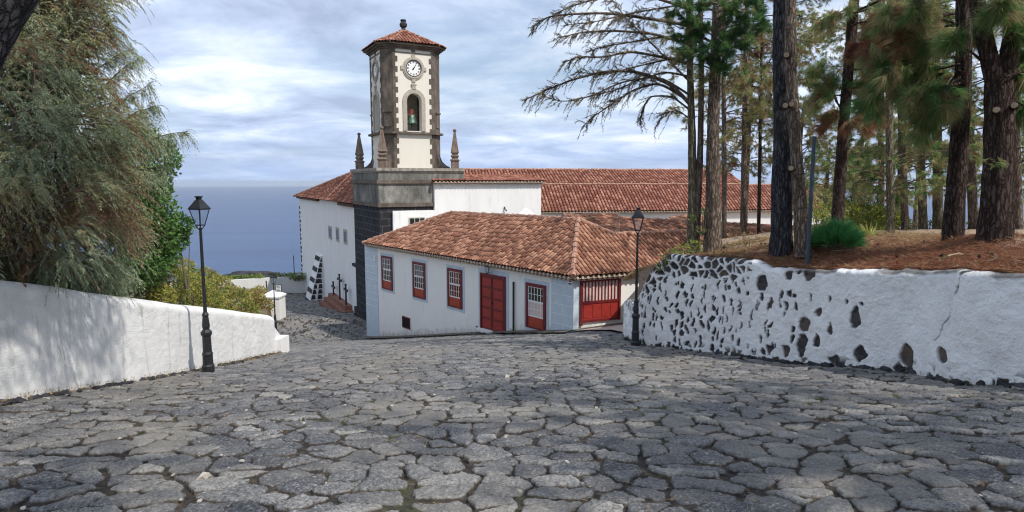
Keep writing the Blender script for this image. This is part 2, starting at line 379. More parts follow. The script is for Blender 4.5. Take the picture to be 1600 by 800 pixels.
def make_street():
    D = [2.3]
    while D[-1] < 92:
        d = D[-1]; D.append(d+(min(max(d*d/1024*.62, .008), .05) if d < 24 else min(.05+(d-24)*.02, .5)))
    D = np.array(D); U = np.linspace(-1.08, 1.08, 960)
    X = (U[None]*D[:, None]); Y = np.broadcast_to(D[:, None], X.shape).copy()
    Y = Y+.0
    X = X.ravel(); Y = Y.ravel()
    wx = X+.10*noise2(X*1.5, Y*1.5, 11)+.020*noise2(X*6, Y*6, 12)+.009*noise2(X*19, Y*19, 15)+.005*noise2(X*47, Y*47, 17)
    wy = Y+.10*noise2(X*1.5, Y*1.5, 13)+.020*noise2(X*6, Y*6, 14)+.009*noise2(X*19, Y*19, 16)+.005*noise2(X*47, Y*47, 18)
    e, bi, bj, dx, dy = voronoi(wx, wy, .41, .28, 3, .86)
    r1 = h2(bi, bj, 21); r2 = h2(bi, bj, 22); r3 = h2(bi, bj, 23); r4 = h2(bi, bj, 24)
    e = e-.028*sstep(.70, 1.35, np.sqrt((dx/.235)**2+(dy/.165)**2))
    gap = .004+.019*r4*r4
    st = sstep(gap*.5, gap+.015, e)
    flat = sstep(0, .10, e)
    h = st*(.018+.028*r1) + flat*.005
    h += st*((r2-.5)*.10*dx + (r3-.5)*.14*dy)
    h += st*(.014*noise2(X*7, Y*7, 31)+.009*noise2(X*19, Y*19, 32)+.006*noise2(X*45, Y*45, 33)-.010*sstep(.45,.8,noise2(X*13, Y*13, 35))) + (1-st)*.008*noise2(X*30, Y*30, 34)
    fade = sstep(60, 26, Y)
    h += .03*fbm(X*.5, Y*.5, 40, 3)
    Z = gz(X, Y) + h*(.25+.75*fade) - .045
    # keep it from bulging in the small
    g = Geo(); g.add(np.stack([X, Y, Z], 1), grid_faces(len(D), len(U))[:, ::1])
    return g.build('cobbled_street', M['cobble'], smooth=True, attrs={'stone': st, 'rnd': r1*.5+r3*.5, 'pick': r4})
m, nt, b = new_mat('basalt_cobbles', .78, .25); M['cobble'] = m
fine = ntex(nt, 38, 4, pos(nt), .8); mid_ = ntex(nt, 7, 6, pos(nt), .65); big = ntex(nt, .45, 4, pos(nt), .5)
c = ramp(nt, attr(nt, 'rnd'), [(.12, (.075,.076,.082)), (.5, (.145,.145,.146)), (.88, (.27,.262,.25))])
c = mix(nt, ramp(nt, attr(nt, 'pick'), [(.93, 0), (.97, .65)]), c, (.42,.40,.36))
c = mix(nt, ramp(nt, mid_.outputs[0], [(.35, .55), (.6, 0)]), c, (.075,.078,.09))
c = mix(nt, ramp(nt, mid_.outputs[0], [(.58, 0), (.75, .5)]), c, (.27,.265,.26))
c = mix(nt, ramp(nt, fine.outputs[0], [(.38, .85), (.49, 0)]), c, (.028,.028,.031))
c = mix(nt, ramp(nt, fine.outputs[0], [(.54, 0), (.66, .7)]), c, (.40,.395,.385))
dirtn = ntex(nt, 11, 6, pos(nt), .7)
dirt = ramp(nt, dirtn.outputs[0], [(.38, (.018,.016,.015)), (.58, (.06,.048,.037)), (.72, (.19,.14,.095))])
gm = ntex(nt, .8, 5, pos(nt), .6)
dirt = mix(nt, ramp(nt, gm.outputs[0], [(.56, 0), (.66, .55)]), dirt, (.075,.09,.03))
c = mix(nt, ramp(nt, big.outputs[0], [(.42, 0), (.62, .55)]), c, (.23,.21,.18))
c = mix(nt, ramp(nt, attr(nt, 'stone'), [(.35, 1), (.75, 0)]), c, dirt)
nt.links.new(c, b.inputs['Base Color'])
hh = math_(nt, 'ADD', math_(nt, 'MULTIPLY', fine.outputs[0], .5), math_(nt, 'MULTIPLY', mid_.outputs[0], 1.2))
bump(nt, b, hh, .012)
tag(make_street(), kind='structure')
# ------------------------------------------------------------------ terrain and sea
def make_terrain():
    a = np.linspace(-1, 1, 140); X = np.sign(a)*np.abs(a)**2.2*1500; bq = np.linspace(0, 1, 160); Y = -80+bq**2.4*1500
    XX, YY = np.meshgrid(X, Y); 
    zc_ = gz(np.clip(XX, -45, 45), np.clip(YY, -5, 95))
    dy = np.maximum(YY-80, 0)
    Z = zc_-.5-dy*.22-np.maximum(-XX-30, 0)*.12 + np.maximum(XX-60, 0)*.02+ np.maximum(-YY-5, 0)*.16 - np.where(YY > 80, np.abs(fbm(XX*.02, YY*.02, 9))*6, 0)
    g = Geo(); g.add(np.stack([XX, YY, Z], 2).reshape(-1, 3), grid_faces(*XX.shape))
    m, nt, b = new_mat('dry_hillside', .95, .1)
    n = ntex(nt, .15, 8, pos(nt), .65)
    nt.links.new(ramp(nt, n.outputs[0], [(.35, (.05,.065,.025)), (.5, (.12,.12,.05)), (.68, (.17,.13,.09))]), b.inputs['Base Color'])
    tag(g.build('terrain', m, smooth=True), kind='structure')
make_terrain()
def make_sea():
    g = Geo(); th = np.linspace(0, 2*np.pi, 96, endpoint=False); rr = np.array([0, 300, 1000, 3000, 9000, 25000, 60000.])
    v = [[r*np.cos(t), r*np.sin(t)+1, -190-r*r/2/6.37e6*.85] for r in rr for t in th]
    f = [[i*96+j, i*96+(j+1) % 96, (i+1)*96+(j+1) % 96, (i+1)*96+j] for i in range(len(rr)-1) for j in range(96)]
    g.add(v, f)
    m, nt, b = new_mat('sea_water', .42, .3)
    n = ntex(nt, 1, 6, pos(nt, .0012, .006, 1), .6)
    nt.links.new(ramp(nt, n.outputs[0], [(.35, (.022,.055,.135)), (.65, (.038,.08,.18))]), b.inputs['Base Color'])
    bump(nt, b, ntex(nt, 1, 6, pos(nt, .02, .06, 1), .7).outputs[0], 3.0, .5)
    tag(g.build('sea', m, smooth=True), kind='structure')
make_sea()
g = Geo(); g.box((-62000,-62000,-600), (62000,62000,24)); hz = g.build('haze', new_mat('haze_air')[0]); tag(hz, kind='stuff')
nt = hz.data.materials[0].node_tree; nt.nodes.remove(nt.nodes['Principled BSDF']); pv = nt.nodes.new('ShaderNodeVolumePrincipled'); pv.inputs['Color'].default_value = (.80,.88,.98,1); pv.inputs['Density'].default_value = 3.6e-5; pv.inputs['Anisotropy'].default_value = .2
nt.links.new(pv.outputs[0], nt.nodes['Material Output'].inputs['Volume'])
# ------------------------------------------------------------------ tiled roofs
def tile_roof(name, poly, mat, parent, pw=.20, ph=.38, amp=.07, thick=.05, seg=8):
    """poly: planar outline (world points). Barrel tiles run down the slope and are cut to the outline."""
    poly = [np.asarray(p, float) for p in poly]; c = sum(poly)/len(poly)
    n = np.zeros(3)
    for i in range(len(poly)): n += np.cross(poly[i]-c, poly[(i+1) % len(poly)]-c)
    n = unit(n);  n = n if n[2] > 0 else -n
    down = unit(V(0,0,-1)+n*n[2]); ax = np.cross(n, down)
    o = poly[0]
    q = np.array([[np.dot(p-o, ax), np.dot(p-o, down)] for p in poly])
    x0, y0 = q.min(0)-.3; x1, y1 = q.max(0)+.3; x0 = math.floor(x0/pw)*pw; y1 = math.ceil(y1/ph)*ph
    nx = int((x1-x0)/pw)+1; y1 += ph; ny = int((y1-y0)/ph)+2
    us = np.linspace(0, 1, seg+1)
    U = (np.arange(nx)[:, None]+us[None]).ravel(); nu = len(U)
    # profile: convex cover tile over most of the pitch, narrow channel between
    fr = np.tile(us, nx); prof = np.where(True, np.sqrt(np.clip(1-((fr-.5)/.40)**2, 0, 1)), 0)*amp*1.25 - .25*amp
    ci = np.repeat(np.arange(nx), seg+1)
    X = x0+U*pw
    vs_, uvv = [], []
    for k in range(ny):
        jt = (h2(ci, np.full_like(ci, k), 5)-.5)*.012; jo = (h2(ci, np.zeros_like(ci), 8)-.5)*.30; jy = jo+(h2(ci, np.full_like(ci, k), 6)-.5)*.05
        ye = y1-k*ph
        lo = np.stack([X, ye+jy, prof+.030+jt], 1); hi = np.stack([X+(.0), ye-ph-.03+jo, prof*.9+.0+jt*0], 1)
        fl = np.stack([X, ye+jy, prof*.9-.02], 1)
        vs_ += [fl, lo, hi]
        uvv += [np.stack([U, np.full(nu, k+.02)], 1), np.stack([U, np.full(nu, k+.04)], 1), np.stack([U, np.full(nu, k+.98)], 1)]
    v = np.concatenate(vs_); uvv = np.concatenate(uvv)
    W = o+v[:, :1]*ax+v[:, 1:2]*down+v[:, 2:]*n
    fs = []
    cols = np.array([j for j in range(nu-1) if (j+1) % (seg+1) != 0])
    for k in range(ny):
        for s_ in (0, 1):
            a = (3*k+s_)*nu+cols; fs.append(np.stack([a, a+1, a+nu+1, a+nu], 1))
    fs = np.concatenate(fs)
    bm = bmesh.new(); uvl = bm.loops.layers.uv.new('UVMap')
    bv = [bm.verts.new(p) for p in W]
    for f in fs:
        try: fa = bm.faces.new([bv[i] for i in f])
        except ValueError: continue
        fa.smooth = True
        for l, i in zip(fa.loops, f): l[uvl].uv = uvv[i]
    m_ = len(poly)
    for i in range(m_):
        a, b_ = poly[i], poly[(i+1) % m_]; pn = unit(np.cross(b_-a, n))
        if np.dot(c-a, pn) > 0: pn = -pn
        geom = bm.verts[:]+bm.edges[:]+bm.faces[:]
        bmesh.ops.bisect_plane(bm, geom=geom, plane_co=Vector(a), plane_no=Vector(pn), clear_outer=True)
    # underlay so no light passes
    uv0 = [bm.verts.new(p-n*.03) for p in poly]; bm.faces.new(uv0)
    me = bpy.data.meshes.new(name); bm.normal_update(); bm.to_mesh(me); bm.free(); me.materials.append(mat)
    return link(name, me, parent)
def ridge_caps(name, lines, mat, parent, r=.11, L=.42):
    for a, b_ in lines:
        g = Geo(); a = np.asarray(a, float); b_ = np.asarray(b_, float); n = max(1, int(np.linalg.norm(b_-a)/L)); d = (b_-a)/n
        for k in range(n):
            j = rng.normal(0, .012, 3)
            g.tube([a+d*k+j+V(0,0,.02), a+d*(k+1.12)+j+V(0,0,0)], [r*1.12, r*.9], 8)
        g.build(name, mat, parent, smooth=False)
def eaves(name, a, b_, out, mat, parent, pw=.25, r=.055, drop=.0):
    """double course of mortar-set tile ends under the roof edge"""
    g = Geo(); a = np.asarray(a, float); b_ = np.asarray(b_, float); L = np.linalg.norm(b_-a); d = (b_-a)/L; out = unit(out)
    n = int(L/pw)
    for row, (dz, o1) in enumerate(((-.07, .02), (-.17, -.10))):
        for k in range(n):
            c = a+d*(k+.5+row*.5)*pw+V(0,0,dz-drop)
            g.tube([c-out*.25, c+out*o1], [r, r*1.1], 7)
        q = a+V(0,0,dz-.05-drop)
        vv = [q-out*.3, q+d*L-out*.3, q+d*L+out*(o1-.04), q+out*(o1-.04)]
        g.add(vv+[p+V(0,0,.03) for p in vv], [[0,1,2,3],[7,6,5,4],[0,4,5,1],[1,5,6,2],[2,6,7,3],[3,7,4,0]])
    return g.build(name, mat, parent)
class Frame:
    """local wall frame: s along the wall, d outward, z up"""
    def __init__(s, o, sx, nrm): s.o = np.asarray(o, float).copy(); s.o[2] = 0; s.a = unit(sx); s.n = unit(nrm)
    def T(s, v): return s.o+v[:, :1]*s.a+v[:, 1:2]*s.n+v[:, 2:]*V(0,0,1)
    def box(s, g, s0, s1, z0, z1, d0, d1, mi=0): g.box((s0, d0, z0), (s1, d1, z1), s.T, mi)
    def pix(s, px, py, d=0):
        p = on_plane(px, py, s.o+s.n*d, s.n); return np.dot(p-s.o, s.a), p[2]
    def at(s, x, z, d=0): return s.o+s.a*x+s.n*d+V(0,0,z)
# ------------------------------------------------------------------ the low house
house = empty('town_house', (E0[0]+0, E0[1], gz(E0[0], E0[1])), 'low white house with red windows, red double door and a weathered clay tile roof', 'house')
EZ = E0[2]
FL = Frame(E0, WDIR, WN)                      # long front
EDIR = unit(V(.916, .40, 0)); EN = unit(V(.40, -.916, 0))
FR = Frame(E0, EDIR, EN)                      # short side with the gate
LLEN = tofx(572, 450, E0, WDIR)
Lc = E0+WDIR*LLEN
RW = 22.0
depth = 9.0
# walls (an irregular block), foot buried in the slope
back1 = Lc-WN*6.2; rightend = E0+EDIR*RW
g = Geo()
pts = [E0, rightend, rightend-EN*7, E0-WN*6.4+EDIR*4.5, back1, Lc]
g.prism([p[:2] for p in pts], -14, [EZ+.02]*6)
hw_m = whitewash('house_limewash', base=(.85,.83,.785), amt=.45); nt = hw_m.node_tree; b = nt.nodes['Principled BSDF']
src = b.inputs['Base Color'].links[0].from_socket; sp3 = nt.nodes.new('ShaderNodeSeparateXYZ'); nt.links.new(pos(nt), sp3.inputs[0])
hgt = math_(nt, 'ADD', math_(nt, 'ADD', sp3.outputs[2], 4.6), math_(nt, 'MULTIPLY', math_(nt, 'SUBTRACT', sp3.outputs[1], 26.0), .26))
wob = math_(nt, 'ADD', hgt, math_(nt, 'MULTIPLY', ntex(nt, 3.5, 7, pos(nt), .75).outputs[0], -1.5))
nt.links.new(mix(nt, ramp(nt, math_(nt, 'ADD', wob, 1.0), [(.12, .75), (.62, 0)]), src, (.33,.31,.26)), b.inputs['Base Color'])
g.build('wall', hw_m, house)
# corner pilasters painted pale blue
g = Geo(); s1, _ = FL.pix(862, 470)
FL.box(g, 0, s1, -13, EZ-.12, 0, .03); FR.box(g, -.03, FR.pix(905, 470)[0], -13, EZ-.12, 0, .031)
pil1 = g.build('corner_pilaster', M['greyblue'], house)
g = Geo(); sj = FL.pix(591, 450)[0]; FL.box(g, sj, LLEN, -13, EZ-.12, 0, .03); pil2 = g.build('corner_pilaster', M['greyblue'], house)
g = Geo()
for k in range(9):
    z = EZ-.5-k*.42
    FL.box(g, .0, s1, z, z+.018, .03, .034); 
    FL.box(g, s1*(.45 if k % 2 else .8), s1*(.45 if k % 2 else .8)+.018, z, z+.42, .03, .0335)
    FR.box(g, .0, .38, z, z+.018, .031, .035)
g.build('pilaster_joints', M['sash'], pil1)
g = Geo()
for k in range(9):
    z = EZ-.6-k*.42; FL.box(g, sj, LLEN, z, z+.02, .03, .034)
g.build('pilaster_joints', M['sash'], pil2)
wins = [((595,402),(617,463)), ((643,410),(669,475)), ((697,417),(727,487)), ((820,433),(857,513))]
ztop = np.mean([FL.pix(a[0]*.5+b_[0]*.5, a[1]*.5+(a[1]+5)*.5)[1] for a, b_ in wins]); 
for wi, ((x0, y0), (x1, y1)) in enumerate(wins):
    sa = FL.pix(x0, (y0+y1)/2)[0]; sb = FL.pix(x1, (y0+y1)/2)[0]; sc_ = (sa+sb)/2; W = .66
    # head and sill heights of this window (they step slightly with the slope)
    zt = ztop; zb = ztop-2.02
    sur = Geo(); e = .16
    for (a0, a1, b0, b1) in ((-W-e, -W, zb-e, zt+e), (W, W+e, zb-e, zt+e), (-W, W, zt, zt+e), (-W, W, zb-e, zb)):
        FL.box(sur, sc_+a0, sc_+a1, b0, b1, 0, .022)
    fr = Geo(); q = .145
    for (a0, a1, b0, b1) in ((-W, -W+q, zb, zt), (W-q, W, zb, zt), (-W+q, W-q, zt-q, zt), (-W+q, W-q, zb, zb+.07)):
        FL.box(fr, sc_+a0, sc_+a1, b0, b1, 0, .075)
    win = fr.build('window', M['darkred'], house)
    sur.build('surround', M['greyblue'], win)
    zp = zb+.52
    pn = Geo(); FL.box(pn, sc_-W+q, sc_+W-q, zb+.07, zp, .0, .045); FL.box(pn, sc_-W+q+.08, sc_+W-q-.08, zb+.15, zp-.08, .045, .06)
    pn.build('panel', M['panel_orange'], win)
    gl = Geo(); FL.box(gl, sc_-W+q, sc_+W-q, zp, zt-q, 0, .012)
    gl.build('pane', M['redglass'] if wi == 2 else M['glass'], win)
    if wi == 3:
        cu = Geo(); FL.box(cu, sc_-W+q+.03, sc_+W-q-.03, zp+.03, (zp+zt-q)/2+.05, .012, .018); cu.build('inner_blind', M['curtain'], win)
    sh = Geo(); zz0, zz1 = zp, zt-q; zm = (zz0+zz1)/2; t = .016; xl, xr = sc_-W+q, sc_+W-q
    for (lo, hi, dd) in ((zz0, zm, .035), (zm, zz1, .05)):
        FL.box(sh, xl, xr, lo, lo+.05, .012, dd); FL.box(sh, xl, xr, hi-.035, hi, .012, dd-.002)
        for xx in (xl, xr-.035): FL.box(sh, xx, xx+.035, lo+.05, hi-.035, .012, dd-.001)
        for k in range(1, 5):
            xx = xl+(xr-xl)*k/5; FL.box(sh, xx-t/2-.003, xx+t/2+.003, lo+.05, hi-.035, .012, dd-.006)
        FL.box(sh, xl+.035, xr-.035, (lo+hi)/2-t/2, (lo+hi)/2+t/2, .012, dd-.009)
    sh.build('sash', M['sash'], win)
# door
sa = FL.pix(752, 470)[0]; sb = FL.pix(791, 470)[0]; sm = (sa+sb)/2; hw = abs(sa-sb)/2; zt = FL.pix(771, 429)[1]; zb = FL.pix(771, 517)[1]
g = Geo()
for a0, a1, b0, b1 in ((-hw, -hw+.1, zb, zt), (hw-.1, hw, zb, zt), (-hw+.1, hw-.1, zt-.11, zt)): FL.box(g, sm+a0, sm+a1, b0, b1, 0, .09)
door = g.build('door', M['darkred'], house)
for sgn in (-1, 1):
    g = Geo(); c0, c1 = sorted((sm+sgn*.012, sm+sgn*(hw-.1))); FL.box(g, c0, c1, zb+.02, zt-.11, 0, .045)
    for k in range(5):
        z0 = zb+.1+k*(zt-.2-zb)/5; FL.box(g, c0+.07, c1-.07, z0, z0+(zt-.2-zb)/5-.09, .045, .062)
    g.build('door_leaf', M['redrail'], door)
    g = Geo()
    for k in range(5):
        z0 = zb+.1+k*(zt-.2-zb)/5; FL.box(g, c0+.085, c1-.085, z0+.015, z0+(zt-.2-zb)/5-.105, .062, .066)
    g.build('door_panel', M['red'], door)
g = Geo(); FL.box(g, sm-.03, sm+.03, (zb+zt)/2-.05, (zb+zt)/2+.06, .062, .10); g.build('handle', M['iron'], door)
g = Geo(); e = .2
for a0, a1, b0, b1 in ((-hw-e, -hw, zb-.1, zt+e), (hw, hw+e, zb-.1, zt+e), (-hw, hw, zt, zt+e)): FL.box(g, sm+a0, sm+a1, b0, b1, 0, .022)
g.build('surround', M['greyblue'], door)
g = Geo(); FL.box(g, sm-hw-.1, sm+hw+.1, zb-.14, zb, -.02, .28); g.build('threshold', M['wall_white'], door)
# carriage lamp, downpipe, vent, small boxes
def lantern_geo(g, gg, c, s=1.0):
    g.lathe(c+V(0,0,.30*s), [(.02*s,0),(.17*s,0),(.15*s,.04*s),(.07*s,.16*s),(.035*s,.18*s),(.05*s,.21*s),(.02*s,.25*s)], 6)
    g.lathe(c, [(.03*s,-.05*s),(.075*s,-.02*s),(.075*s,0)], 6)
    for a in range(6):
        t = a*np.pi/3; g.tube([c+V(.07*s*np.cos(t),.07*s*np.sin(t),0), c+V(.135*s*np.cos(t),.135*s*np.sin(t),.30*s)], .008*s, 4)
    gg.lathe(c, [(.06*s,.005),(.122*s,.295*s)], 6)
g = Geo(); gg = Geo(); c = FL.at(FL.pix(768, 420)[0], zt+.10, .26); lantern_geo(g, gg, c, .95); g.tube([FL.at(FL.pix(768,420)[0], zt+.07, 0), c+V(0,0,-.03)], .015, 6)
lp = g.build('wall_lamp', M['iron'], house); gg.build('lamp_glass', M['lampglass'], lp)
g = Geo(); sp_ = FL.pix(804, 480)[0]; zg = FL.pix(804, 521)[1]; g.tube([FL.at(sp_, zg-.3, .07), FL.at(sp_, FL.pix(804, 440)[1], .07)], .045, 10)
g.build('downpipe', M['iron'], house)
g = Geo(); s0, z0 = FL.pix(629, 511); s1_, z1_ = FL.pix(641, 497); FL.box(g, min(s0,s1_), max(s0,s1_), z0, z1_, 0, .03)
vt = g.build('vent', M['darkred'], house)
g = Geo(); FL.box(g, min(s0,s1_)+.06, max(s0,s1_)-.06, z0+.06, z1_-.06, .03, .034); g.build('grille', M['dark'], vt)
g = Geo(); s0, z0 = FL.pix(749, 514); g.tube([FL.at(s0, z0-.15, .03), FL.at(s0, z0+.05, .08), FL.at(s0+.12, z0+.15, .1)], .03, 8); g.build('drain_spout', M['iron'], house)
g = Geo(); s0, z0 = FL.pix(587, 403); FL.box(g, s0-.1, s0+.1, z0-.2, z0+.15, 0, .09); g.build('meter_box', M['wall_white'], house)
# gate on the short side
s0, zt = FR.pix(905.5, 437); s1_, _ = FR.pix(968, 470); _, zb = FR.pix(905, 505)
g = Geo()
FR.box(g, s0, s0+.12, zb-.1, zt, .0, .10); FR.box(g, s1_-.1, s1_, zb, zt, 0, .1); FR.box(g, s0+.12, s1_-.1, zt-.11, zt, 0, .09)
FR.box(g, s0+.12, s1_-.1, zb+.02, zb+.12, .02, .09)
zmid = zb+(zt-zb)*.44; FR.box(g, s0+.12, s1_-.1, zmid, zmid+.1, .02, .085)
gate = g.build('gate', M['darkred'], house)
g = Geo(); FR.box(g, s0+.12, s1_-.1, zb+.12, zmid, .02, .05)
for k in range(4):
    a = s0+.12+(s1_-s0-.22)*k/4; FR.box(g, a+.06, a+(s1_-s0-.22)/4-.06, zb+.2, zmid-.07, .05, .065)
g.build('lower_panel', M['red'], gate)
g = Geo()
for k in range(1, 11):
    a = s0+.12+(s1_-s0-.22)*k/11; FR.box(g, a-.026, a+.026, zmid+.1, zt-.11, .014, .034)
g.build('bar', M['darkred'], gate)
g = Geo(); FR.box(g, s0+.12, s1_-.1, zmid+.1, zt-.11, .0, .012); g.build('backing', M['curtain'], gate)
# roofs
def plane_roof(a, d, n_out, rise):   # slope through line a,d ; rising inwards
    return unit(V(0,0,1)+unit(n_out)*rise)
E1 = E0+unit(WN+EN)*.42; E1[2] = EZ
R1 = P(903, 343, 30.0)
# front slope plane through the eave line and R1
Le = E1+WDIR*(tofx(567, 379, E1, WDIR)); 
n_f = unit(np.cross(WDIR, R1-E1)); n_f = n_f*np.sign(n_f[2])
R0 = on_plane(705, 332, E1, n_f)
R0[2] = R1[2]+ (R0[2]-R1[2])*1.0
tile_roof('roof', [E1, R1, R0, Le], M['tile'], house)
n_r = unit(np.cross(EDIR, R1-E1)); n_r = n_r*np.sign(n_r[2])
M1 = on_plane(960, 366, E1, n_r)
Fe = E1+EDIR*RW
ndist = np.dot(M1-E1, -EN); N1 = Fe-EN*ndist; N1[2] = M1[2]
N1 = M1+EDIR*(RW-5); 
tile_roof('roof', [E1, Fe, N1, M1], M['tile'], house); tile_roof('roof', [E1, M1, R1], M['tile'], house)
# back slopes (seen only from aside)
B0 = R0-WN*3.2; B1 = R1-WN*3.2; B0[2] = B1[2] = EZ
g = Geo(); g.add([R0, R1, B1+WDIR*0, B0+WDIR*3, Le], [[0,1,2,3]]); g.add([R0, Le, B0+WDIR*3], [[0,1,2]])
g.add([M1, N1, N1-EN*2.6-V(0,0,1.3), M1-EN*2.6-V(0,0,1.3)], [[0,1,2,3]]); g.add([R1, M1, M1-EN*2.6-V(0,0,1.3), B1], [[0,1,2,3]])
g.build('rear_roof', M['tile'], house)
ridge_caps('ridge_tile', [(R0, R1), (R1, M1), (M1, N1)], M['ridge'], house, .10)
ridge_caps('hip_tile', [(E1, R1), (Le, R0)], M['ridge'], house, .11)
eaves('eave_course', E1+WDIR*.1, Le, WN, M['mortar'], house); eaves('eave_course', E1+EDIR*.1, Fe, EN, M['mortar'], house)
# small security sign on the corner
g = Geo(); FRs = FL; s_, zs = FL.pix(900-3, 433); FL.box(g, .06, .32, zs-.36, zs, .034, .045)
sg = g.build('wall_sign', M['sash']); tag(sg, 'small white notice with a red mark on the blue house corner under the eaves', 'sign')
g = Geo(); FL.box(g, .10, .28, zs-.33, zs-.27, .045, .048); FL.box(g, .12, .26, zs-.22, zs-.13, .045, .048, 1); FL.box(g, .16, .22, zs-.10, zs-.04, .045, .048, 1)
g.build('printing', [M['iron'], M['panel_orange']], sg)
# courtyard range behind the house
yard = empty('courtyard_building', P(1000, 400, 36), 'low tiled range behind the house, its roofs meeting in a pale valley line', 'building')
A = P(880, 337.5, 34.5); Bq = P(964, 335.5, 37); Cq = P(967, 364, 33.6); Dq = P(880, 366, 31.5)
def fixz(pts, top, bot): 
    return pts
tile_roof('roof', [A, Bq, Cq, Dq], M['tile'], yard, seg=6)
A2 = P(968, 341, 36.5); B2 = P(1205, 353, 42); C2 = P(1205, 375, 38.5); D2 = P(967, 372, 33.0)
tile_roof('roof', [A2, B2, C2, D2], M['tile'], yard, seg=6)
g = Geo(); g.add([A, Bq, Bq-V(0,0,9), A-V(0,0,9)], [[0,1,2,3]]); g.add([A2, B2, B2-V(0,0,9), A2-V(0,0,9)], [[0,1,2,3]])
q1, q2 = Bq+V(-1,5,-2), B2+V(-1,5,-2.5)
g.add([A, B2, q2, A+V(-1,5,-2)], [[0,1,2,3]]); g.build('wall', M['wall_white'], yard)
ridge_caps('ridge_tile', [(A, Bq), (A2, B2)], M['ridge'], yard, .10); ridge_caps('valley', [(A2, Cq)], M['ridge'], yard, .05)
T0, T1_, T2 = P(1036, 345, 41), P(1060, 337.5, 43), P(1100, 338.5, 44)
tile_roof('roof', [T0, P(1110, 345, 42.5), T2, T1_], M['tile'], yard, seg=6)
ridge_caps('ridge_tile', [(T0, T1_), (T1_, T2)], M['ridge'], yard, .09)
# ------------------------------------------------------------------ bell tower
AA = R(27); UU = V(math.cos(AA), math.sin(AA), 0); VV = V(-math.sin(AA), math.cos(AA), 0)
Cf = P(591, 262, 43.4); Cf[2] = 0
GZT = -9.5
tower = empty('bell_tower', (Cf[0]+UU[0]*3+VV[0]*3, Cf[1]+UU[1]*3+VV[1]*3, GZT), 'tall bell tower with dark stone corners, clocks and a red tiled pointed roof', 'tower')
TF = Frame(Cf, UU, -VV); TS = Frame(Cf, VV, -UU)     # front face, left side face
BU, BV = 6.0, 7.3
def rect(u0, u1, v0, v1): return [(Cf+UU*a+VV*b)[:2] for a, b in ((u0,v0),(u1,v0),(u1,v1),(u0,v1))]
def uv_box(me):   # world-space box unwrap so courses are level
    uvl = me.uv_layers.new(name='UVMap')
    for p in me.polygons:
        n = np.array(p.normal)
        for li in p.loop_indices:
            q = np.array(me.vertices[me.loops[li].vertex_index].co)
            uvl.data[li].uv = (np.dot(q, UU) if abs(np.dot(n, VV)) > .6 else np.dot(q, VV), q[2])
z_top = P(591, 262, 43.4)[2]; z_c1 = P(591, 284, 43.4)[2]; z_st = P(591, 321, 43.4)[2]
M['ashlar'] = masonry('black_ashlar', (.022,.022,.026), (.04,.04,.047), (.12,.125,.135))
z_mid = P(560, 413, 50)[2]
g = Geo(); g.prism(rect(0, BU, 0, BV), GZT-4, z_st); o = g.build('base', M['ashlar'], tower); uv_box(o.data)
g = Geo(); g.prism(rect(-.18, BU, -.18, BV+.1), GZT-4, P(553, 478, 50)[2]); o = g.build('plinth', M['ashlar'], tower); uv_box(o.data)
g = Geo(); g.prism(rect(-.22, .3, -.22, BV+.3), z_mid-.12, z_mid+.1); g.build('string_course', M['basalt'], tower)
g = Geo(); g.prism(rect(-.02, BU+.2, -.02, BV+.02), z_st, z_c1); g.build('upper_stage', M['grime'], tower)
g = Geo()
g.prism(rect(-.12, BU+.3, -.12, BV+.12), z_st-.12, z_st+.14)
g.prism(rect(-.15, BU+.3, -.15, BV+.15), z_c1-.12, z_c1+.12)
g.build('cornice', M['towerstone'], tower)
g = Geo(); g.prism(rect(-.04, BU+.2, -.04, BV+.04), z_c1+.12, z_top-.2); g.build('parapet', M['grime'], tower)
g = Geo(); g.prism(rect(-.17, BU+.22, -.17, BV+.17), z_top-.2, z_top); g.prism(rect(-.10, BU+.2, -.10, BV+.10), z_top-.3, z_top-.2); g.build('platform_ledge', M['ledge'], tower)
